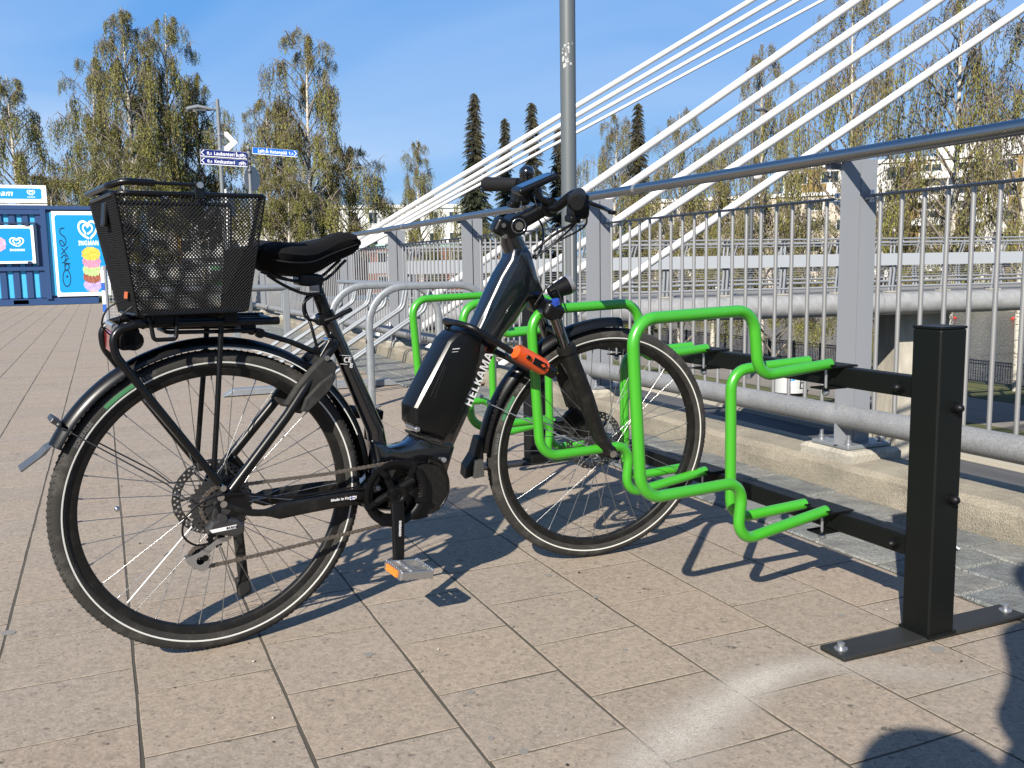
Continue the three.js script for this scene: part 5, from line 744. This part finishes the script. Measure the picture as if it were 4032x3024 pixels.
function spruce(label, x, y, z, h, seed, wide = .09) {
  const r = rng(seed * 331), T = thing('spruce_tree', label, 'tree', [x, y, z], 0, 'spruces'); mesh('trunk', [sweep([V(0, 0, 0), V(0, h, 0)], t => { const v = .02 + .2 * (1 - t); return [v, v]; }, 8)], M.spruceBark, T);
  const n = Math.round(h * 70), I = new THREE.InstancedMesh(spray, M.needle, n), mt = new THREE.Matrix4(), col = new THREE.Color(); I.name = 'crown'; I.castShadow = I.receiveShadow = true;
  for (let k = 0; k < n; k++) { const t = .06 + .94 * (k + r()) / n, L = h * wide * (1.02 - t) ** .75 * (.55 + .75 * r()) + .18; mt.compose(V(0, h * t, 0), new THREE.Quaternion().setFromEuler(new THREE.Euler((r() - .5) * .4, r() * 6.283, .35 * t - .12 + (r() - .5) * .3, 'YZX')), V(L, .8 + L * .5, L * .9 + .2)); I.setMatrixAt(k, mt); const v = .7 + .7 * r(), bq = t > .7 ? 1.5 : 1; col.setRGB(v * bq, v, v); I.setColorAt(k, col); }
  I.userData.kind = 'stuff'; T.add(I); return T;
}
const LB = 'birches behind the kiosk and signs', RB = 'birches on the river bank';
birch('slim birch rising behind the kiosk roof sign', -3.3, 0, -51.1, 10.2, { seed: 3, spread: .12, group: LB });
birch('broad birch between the kiosk roof sign and the tall twin birches', .2, 0, -56.7, 12.4, { seed: 5, spread: .135, lift: .12, group: LB });
birch('very tall birch behind the basket with bright upper trunk', 1.8, 0, -52.8, 14.3, { seed: 7, spread: .105, lift: .28, group: LB, brown: .45 });
birch('tall pointed birch left of the street lamp', 3.9, 0, -54.2, 14.4, { seed: 11, spread: .115, group: LB });
birch('leafy birch directly behind the street lamp head', 5.4, 0, -55.5, 11.6, { seed: 13, spread: .12, group: LB });
birch('large brownish birch behind the right pointing blue finger sign', 10.1, 0, -47.8, 12.6, { seed: 17, spread: .145, lift: .14, brown: .8, group: LB, dens: 1.25 });
birch('greyish birch between the street lamp and the large brown birch', 8.9, 0, -53.8, 10.2, { seed: 19, spread: .15, brown: .5, group: LB });
birch('low spreading birch on the open side of the large brown birch', 12.6, 0, -50.0, 7.2, { seed: 23, spread: .2, group: LB });
birch('small bushy birch below the large brown birch', 8.6, 0, -46.5, 5.2, { seed: 24, spread: .26, lift: .06, group: LB, brown: .1 });
birch('small bushy birch behind the container corner', 1.2, 0, -47.5, 6.6, { seed: 25, spread: .26, lift: .05, group: LB, brown: .1 });
birch('small bushy birch behind the kiosk roof', -1.9, 0, -49, 5.2, { seed: 26, spread: .28, lift: .05, group: LB, brown: .1 });
birch('small grey birch standing alone before the spruces', 20.1, -2, -60.7, 11.4, { seed: 29, spread: .10, brown: .5, dens: .7 });
birch('thin birch between the first spruces', 27.9, -3, -71.6, 12.0, { seed: 31, spread: .09, brown: .5, dens: .7 });
spruce('tallest dark spruce, first beside the lone grey birch', 22.9, -2, -57.5, 13.9, 1); spruce('narrow dark spruce second after the lone grey birch', 27.1, -2, -62.2, 13.2, 2, .075); spruce('dark spruce third after the lone grey birch', 25.4, -2, -54.1, 12.9, 3); spruce('dark spruce half hidden by the grey mast', 28.7, -2, -56.9, 11.9, 4, .09); spruce('brownish spruce among the river bank birches', 32.0, -4.5, -52.2, 15.4, 5, .075);
birch('birch beside the brownish spruce', 31.2, -4.5, -54.1, 15.0, { seed: 37, spread: .12, group: RB, brown: .8, dens: .8 });
birch('birch with low crown behind the middle stay cables', 32, -4.5, -47.2, 14.2, { seed: 41, spread: .135, group: RB, brown: .9, dens: .75 });
birch('birch with grey drooping twigs behind the middle stay cables', 33, -4.5, -45.4, 12.6, { seed: 43, spread: .14, group: RB, brown: .9, dens: .7 });
birch('tall birch with white trunk at the iron fence', 32.5, -4.5, -40.4, 16.6, { seed: 47, spread: .10, group: RB, brown: 1.0, dens: .75 });
birch('broad tall birch with twin stems on the river bank', 32.4, -4.5, -34, 17.5, { seed: 53, spread: .125, group: RB, brown: 1.1, lift: .25, dens: .7 });
birch('tall birch in front of the white apartment block', 32, -4.5, -27.8, 16.8, { seed: 59, spread: .13, group: RB, brown: 1.0, lift: .25, dens: .65 });
birch('outermost birch over the white apartment block', 33, -4.5, -25.3, 14, { seed: 61, spread: .15, group: RB, brown: .9, lift: .25, dens: .6 });
[[36.5, -58, 8, 71], [30, -44.5, 7.2, 72], [31, -37.5, 7.0, 73], [31.5, -31, 6.6, 74], [24, -56, 7.5, 76]].forEach(([x, z, h, s], k) => birch(['low green birch scrub under the brownish spruce', 'low green birch scrub beneath the fanned stay cables', 'low green birch scrub near the waste container', 'low green birch scrub before the apartment block', 'low green birch scrub under the tallest spruce'][k], x, -4.5, z, h, { seed: s, spread: .36, lift: .05, group: 'low birch scrub', brown: .2, dens: .6 }));
[[100, -58, 11, 81], [101, -79, 12, 82], [102, -100, 13, 83], [99, -46, 11, 84], [96, -135, 15, 85], [70, -150, 14, 86], [40, -122, 9, 87], [103, -90, 11, 88]].forEach(([x, z, h, s], k) => birch(['first', 'second', 'third', 'fourth', 'fifth', 'sixth', 'seventh', 'eighth'][k] + ' tree of the distant row across the river', x, -4.6, z, h, { seed: s, spread: .24, lift: .06, group: 'distant trees across the river', brown: .2, dens: .75 }));
// ---------- buildings
function block(name, label, x, y, z, w, h, d, turn, mWall, rows, cols, o = {}) {
  const B = thing(name, label, 'building', [x, y, z], turn, o.group), fl = h / rows; mesh('wall', [box(w, h, d, 0, h / 2, 0)], mWall, B); mesh('roof', [box(w + .5, .5, d + .5, 0, h + .25, 0)], o.roof || M.white, B);
  const glass = phy([.02, .026, .03], .08, { clearcoat: 1 }), r = rng(Math.round(x * 10 + w));
  for (let a = 0; a < rows; a++) for (let b = 0; b < cols; b++) { const wx = -w / 2 + (b + .5) * w / cols, wy = (a + .55) * fl, ww = w / cols * (o.ww || .55), wh = fl * .5; const balc = o.balcony && o.balcony.includes(b); const f = mesh('window', [box(ww + .16, wh + .16, .1, wx, wy, d / 2 + .02)], balc ? M.white : (o.frame || M.white), B); mesh('pane', [box(ww * .47, wh, .06, wx - ww * .25, wy, d / 2 + .06), box(ww * .47, wh, .06, wx + ww * .25, wy, d / 2 + .06)], glass, f); if (balc) { mesh('balcony', [box(w / cols * .92, .18, 1.3, wx, wy - wh / 2 - .35, d / 2 + .6), box(w / cols * .92, .95, .08, wx, wy - wh / 2 + .1, d / 2 + 1.25)], M.white, B); } }
  if (o.bands) for (let b = 0; b < cols; b += 3) mesh('wall_band', [box(w / cols * .8, h - .4, .06, -w / 2 + (b + 1) * w / cols, h / 2, d / 2 + .004)], o.bands, B);
  if (o.tower) { mesh('roof_house', [box(w * .35, 2.6, d * .6, o.tower * w, h + 1.7, 0)], o.roof || M.white, B); mesh('roof_house_slab', [box(w * .42, .3, d * .7, o.tower * w, h + 3.1, 0)], M.lampGrey, B); }
  return B;
}
{
  const wh = std([.66, .65, .62], .8), cream = std([.48, .42, .34], .85), ochre = std([.22, .15, .05], .85), brick = std([.24, .085, .055], .9), mint = std([.32, .55, .45], .7);
  block('apartment_block', 'white apartment block with ochre bands and balconies across the river', 113, -4.6, -92, 54, 18.6, 12, -1.0, wh, 6, 12, { balcony: [4, 5, 9], bands: ochre, tower: .05 });
  block('apartment_block', 'cream apartment block half hidden by birches across the river', 92, -4.6, -118, 34, 14.5, 12, -.85, cream, 5, 8, {});
  block('office_building', 'low white office building beyond the fanned cables', 41, -3, -142, 24, 12.5, 12, -.3, wh, 4, 8, { ww: .4 });
  block('brick_building', 'red brick building under the white office building', 42, -3, -128, 34, 6.4, 10, -.3, brick, 2, 10, { ww: .4, roof: mint });
  block('office_building', 'white office building seen through the birches by the finger signs', 17, 0, -125, 22, 7.5, 10, -.1, wh, 3, 8, {});
  const Y = thing('yellow_tower', 'narrow yellow tower among the birches behind the street lamp', 'tower', [5.85, 0, -81.2]); const ym = std([.55, .30, .012], .6); mesh('shaft', [box(.62, 10.2, .62, 0, 5.1, 0)], ym, Y); for (let k = 0; k < 9; k++) mesh('step_ring', [box(.74, .1, .74, 0, 1 + k * 1.1, 0)], ym, Y); mesh('top_lamp', [box(.3, .4, .3, 0, 10.4, 0)], M.white, Y);
  const Lm = lampPost('street_lamp', 'dark street lamp on the river bank behind the lowest stay cable', 26.8, -4.47, -34.1, 12.2, 1, .1, std([.09, .10, .11], .5)); mesh('flag', [new THREE.SphereGeometry(.5, 10, 8).scale(.7, .35, .1).translate(.25, 9.1, 0)], M.white, Lm);
}
// ---------- drilling dust swept in an arc round the rack foot, litter, leaves
{
  const n = 1024, nz = fbm(n, 12, 7, 515, .7), fn = tileNoise(n, 512, 6), d = new Uint8Array(n * n * 4);
  const W = 1.2, Hh = 1.2, ox = .6, oz = -1.9;   // sheet covers x .7..2.7, z -1.9..-.9
  const arc = [[.76, -1.27], [.86, -1.33], [.96, -1.385], [1.07, -1.435], [1.16, -1.475], [1.27, -1.505], [1.38, -1.50], [1.46, -1.43], [1.56, -1.345], [1.67, -1.28]], wd = [.09, .095, .09, .082, .075, .068, .06, .08, .075, .05], st_ = [.5, .8, .9, .8, .85, .75, .6, .45, .4, .15];
  for (let y = 0; y < n; y++) for (let x = 0; x < n; x++) { const X = ox + x / n * W, Z = oz + Hh - y / n * Hh; let best = 0; for (let k = 0; k < arc.length - 1; k++) { const ax = arc[k][0], az = arc[k][1], bx = arc[k + 1][0], bz = arc[k + 1][1], t = Math.max(0, Math.min(1, ((X - ax) * (bx - ax) + (Z - az) * (bz - az)) / ((bx - ax) ** 2 + (bz - az) ** 2))), dd = Math.hypot(X - ax - t * (bx - ax), Z - az - t * (bz - az)), w = wd[k] * (1 - t) + wd[k + 1] * t, s = st_[k] * (1 - t) + st_[k + 1] * t; best = Math.max(best, s * Math.exp(-((dd / w) ** 2) * 1.5)); }
    const o = y * n + x, v = Math.max(0, best - .05) * (.45 + .7 * nz[o]) + (fn[o] - .6) * best * .6; const q = Math.max(0, Math.min(.72, v)); d[o * 4] = d[o * 4 + 1] = d[o * 4 + 2] = 255 * q; d[o * 4 + 3] = 255; }
  const t = new THREE.DataTexture(d, n, n); t.magFilter = THREE.LinearFilter; t.minFilter = THREE.LinearFilter; t.needsUpdate = true; t.flipY = false;
  const g = new THREE.PlaneGeometry(W, Hh).rotateX(-Math.PI / 2).translate(ox + W / 2, .0032, oz + Hh / 2);
  const m = struct('drilling_dust', [g], new THREE.MeshStandardMaterial({ color: lin(.46, .42, .36), roughness: 1, alphaMap: t, transparent: true, depthWrite: false })); m.castShadow = false; m.userData = { kind: 'stuff', label: 'pale drilling dust swept in an arc on the paving', category: 'dust' };
  const r = rng(66), crumb = new THREE.DodecahedronGeometry(.0028, 0), L = [[], [], []]; for (let k = 0; k < 170; k++) { const X = -1.6 + r() * 4, Z = 1.2 + r() * r() * 7; const s = .3 + r() * 1.0; L[Math.floor(r() * 3)].push(crumb.clone().scale(s, s * .6, s * (.6 + r())).translate(X, .0015 * s + .001, -Z)); }
  [[.02, .018, .016], [.42, .38, .33], [.12, .10, .08]].forEach((c, k) => { const o = stuff(struct('grit', L[k], std(c, .9))); o.userData = { kind: 'stuff', label: ['dark', 'pale', 'brown'][k] + ' grit crumbs scattered on the paving', category: 'grit' }; });
  { const gs = []; for (let k = 0; k < 46; k++) { const X = -1.5 + r() * 3.3, Z = 1.25 + r() * r() * 8, R = .006 + .014 * r() * r(), s = new THREE.Shape(); for (let a = 0; a < 11; a++) { const q = a / 11 * 6.283, rr = R * (.75 + .5 * r()); a ? s.lineTo(Math.cos(q) * rr, Math.sin(q) * rr) : s.moveTo(Math.cos(q) * rr, Math.sin(q) * rr); } gs.push(new THREE.ExtrudeGeometry(s, { depth: .0008, bevelEnabled: false }).rotateX(-Math.PI / 2).translate(X, .0004, -Z)); } const o = struct('trodden_gum', gs, std([.20, .19, .17], .95)); o.userData = { kind: 'stuff', label: 'flattened grey gum spots dotted over the paving', category: 'gum' }; }
  const pap = thing('paper_scrap', 'crumpled white paper scrap on the stone strip beside the rack post', 'litter', [2.27, .008, -1.93]); const pg = new THREE.PlaneGeometry(.05, .03, 6, 4).rotateX(-Math.PI / 2); const pp = pg.attributes.position; for (let k = 0; k < pp.count; k++) pp.setY(k, .004 + r() * .008); pg.computeVertexNormals(); mesh('scrap', [pg], std([.7, .72, .76], .8, { side: THREE.DoubleSide }), pap);
  const lf = thing('dry_leaves', 'small heap of dry brown leaves against the concrete edge', 'leaves', [2.46, .004, -6.3]); const q = []; for (let k = 0; k < 26; k++) q.push(new THREE.CircleGeometry(.018 + .012 * r(), 6).scale(1, .6, 1).rotateX(-Math.PI / 2 + (r() - .5)).rotateY(r() * 6).translate((r() - .5) * .16, .008 + .02 * r(), (r() - .5) * .3)); stuff(mesh('leaf_heap', q, std([.19, .10, .045], .9, { side: THREE.DoubleSide }), lf));
}
// ---------- two people behind the camera, whose shadows fall into the picture
function figure(joints, bones, cell, label, pos, mat) {
  const pts = Object.values(joints), lo = V(1e9, 1e9, 1e9), hi = V(-1e9, -1e9, -1e9); pts.forEach(p => { lo.min(V(p[0] - p[3] - .05, p[1] - p[3] - .05, p[2] - p[3] - .05)); hi.max(V(p[0] + p[3] + .05, p[1] + p[3] + .05, p[2] + p[3] + .05)); });
  const size = Math.max(hi.x - lo.x, hi.y - lo.y, hi.z - lo.z), cx = (lo.x + hi.x) / 2, cy = (lo.y + hi.y) / 2, cz = (lo.z + hi.z) / 2, res = Math.ceil(size / cell); const mc = new MarchingCubes(res, mat, false, false, 400000); mc.isolation = 0; mc.reset();
  for (let k = 0; k < res; k++) for (let j = 0; j < res; j++) for (let i = 0; i < res; i++) { const x = cx + (i / res - .5) * size, y = cy + (j / res - .5) * size, z = cz + (k / res - .5) * size; let s = 0; const K = 38; for (const [a, b] of bones) { const A = joints[a], Bq = joints[b], dx = Bq[0] - A[0], dy = Bq[1] - A[1], dz = Bq[2] - A[2], l2 = dx * dx + dy * dy + dz * dz || 1e-6, t = Math.max(0, Math.min(1, ((x - A[0]) * dx + (y - A[1]) * dy + (z - A[2]) * dz) / l2)), dd = Math.hypot(x - A[0] - t * dx, y - A[1] - t * dy, z - A[2] - t * dz) - (A[3] * (1 - t) + Bq[3] * t); s += Math.exp(-K * dd); } mc.field[i + j * res + k * res * res] = Math.log(s + 1e-30) / K; }
  mc.update(); const n = mc.count, P = mc.positionArray.slice(0, n * 3), N = mc.normalArray.slice(0, n * 3); for (let q = 0; q < n; q++) { P[q * 3] = cx + P[q * 3] * size / 2; P[q * 3 + 1] = cy + P[q * 3 + 1] * size / 2; P[q * 3 + 2] = cz + P[q * 3 + 2] * size / 2; }
  const g = new THREE.BufferGeometry(); g.setAttribute('position', new THREE.BufferAttribute(P, 3)); g.setAttribute('normal', new THREE.BufferAttribute(N, 3)); g.setAttribute('uv', new THREE.BufferAttribute(new Float32Array(n * 2), 2));
  const T = thing('person', label, 'person', pos); mesh('body', g, mat, T); return T;
}
{
  const hand = (o, pre, x, y, z, s, dx, dy, dz) => { o[pre + 'p'] = [x, y, z, .032]; const b = []; for (let k = 0; k < 4; k++) { const w = (k - 1.5) * .021; o[pre + 'k' + k] = [x + dx * .05, y + dy * .05 + w, z + dz * .05, .0105]; o[pre + 't' + k] = [x + dx * (.10 - .008 * Math.abs(k - 1)) , y + dy * .1 + w * 1.05, z + dz * .1 + .02, .0085]; b.push([pre + 'p', pre + 'k' + k], [pre + 'k' + k, pre + 't' + k]); } o[pre + 'th0'] = [x + s * .02, y + .03, z + .02, .013]; o[pre + 'th1'] = [x + s * .03 + dx * .04, y + .055, z + dz * .05, .010]; b.push([pre + 'p', pre + 'th0'], [pre + 'th0', pre + 'th1']); return b; };
  // crouching photographer, head above the phone
  const j = { pel: [-.02, .42, .62, .15], bel: [-.03, .62, .54, .145], che: [-.04, .86, .42, .15], sh: [-.04, 1.0, .36, .11], nk: [-.04, 1.06, .32, .06], hd: [-.045, 1.20, .235, .098], jaw: [-.045, 1.13, .20, .066], nose: [-.045, 1.165, .132, .016], earL: [-.145, 1.18, .24, .02], earR: [.055, 1.18, .24, .02], ls: [-.22, .98, .38, .07], le: [-.27, .78, .22, .048], lw: [-.13, .86, .12, .034], rs: [.15, .98, .38, .07], re: [.19, .78, .22, .048], rw: [.07, .86, .12, .034], lh: [-.12, .40, .58, .10], lk: [-.16, .52, .18, .068], la: [-.15, .12, .30, .048], lt: [-.16, .045, .12, .04], rh: [.09, .40, .58, .10], rk: [.14, .10, .40, .068], ra: [.12, .09, .78, .048], rt: [.12, .05, .90, .04] };
  const b = [['pel', 'bel'], ['bel', 'che'], ['che', 'sh'], ['sh', 'nk'], ['nk', 'hd'], ['hd', 'jaw'], ['hd', 'nose'], ['hd', 'earL'], ['hd', 'earR'], ['sh', 'ls'], ['ls', 'le'], ['le', 'lw'], ['sh', 'rs'], ['rs', 're'], ['re', 'rw'], ['pel', 'lh'], ['lh', 'lk'], ['lk', 'la'], ['la', 'lt'], ['pel', 'rh'], ['rh', 'rk'], ['rk', 'ra'], ['ra', 'rt'], ...hand(j, 'L', -.10, .865, .085, 1, .35, .25, -.6), ...hand(j, 'R', .05, .865, .10, -1, -.2, .25, -.5)];
  figure(j, b, .022, 'crouching person in a dark jacket holding a phone', [0, 0, 0], std([.05, .055, .07], .85));
  // standing companion
  const c = { pel: [.52, .98, .22, .15], bel: [.52, 1.12, .21, .14], che: [.52, 1.34, .20, .155], sh: [.52, 1.47, .21, .10], nk: [.52, 1.56, .21, .06], hd: [.52, 1.72, .20, .095], jaw: [.52, 1.65, .165, .065], nose: [.52, 1.69, .105, .016], ls: [.345, 1.50, .21, .062], le: [.265, 1.24, .19, .05], lw: [.33, 1.05, .13, .036], rs: [.695, 1.50, .21, .062], re: [.77, 1.22, .22, .05], rw: [.72, 1.0, .12, .036], lh: [.43, .92, .22, .10], lk: [.42, .5, .2, .068], la: [.42, .10, .24, .048], lt: [.41, .045, .09, .042], rh: [.61, .92, .22, .10], rk: [.62, .5, .2, .068], ra: [.62, .10, .24, .048], rt: [.63, .045, .09, .042] };
  const d = [['pel', 'bel'], ['bel', 'che'], ['che', 'sh'], ['sh', 'nk'], ['nk', 'hd'], ['hd', 'jaw'], ['hd', 'nose'], ['sh', 'ls'], ['ls', 'le'], ['le', 'lw'], ['sh', 'rs'], ['rs', 're'], ['re', 'rw'], ['pel', 'lh'], ['lh', 'lk'], ['lk', 'la'], ['la', 'lt'], ['pel', 'rh'], ['rh', 'rk'], ['rk', 'ra'], ['ra', 'rt'], ...hand(c, 'L', .355, 1.02, .10, 1, .4, -.4, -.3), ...hand(c, 'R', .69, .97, .09, -1, -.4, -.4, -.3)];
  figure(c, d, .024, 'tall person standing in a dark coat beside the crouching person', [0, 0, 0], std([.05, .05, .055], .85));
}
// ---------- draw
const renderer = new THREE.WebGLRenderer({ antialias: true });
renderer.setSize(1024, 768); renderer.shadowMap.enabled = true; renderer.shadowMap.type = THREE.PCFSoftShadowMap;
renderer.toneMapping = THREE.LinearToneMapping; renderer.toneMappingExposure = EXPOSURE; renderer.outputColorSpace = THREE.SRGBColorSpace;
renderer.render(scene, camera);
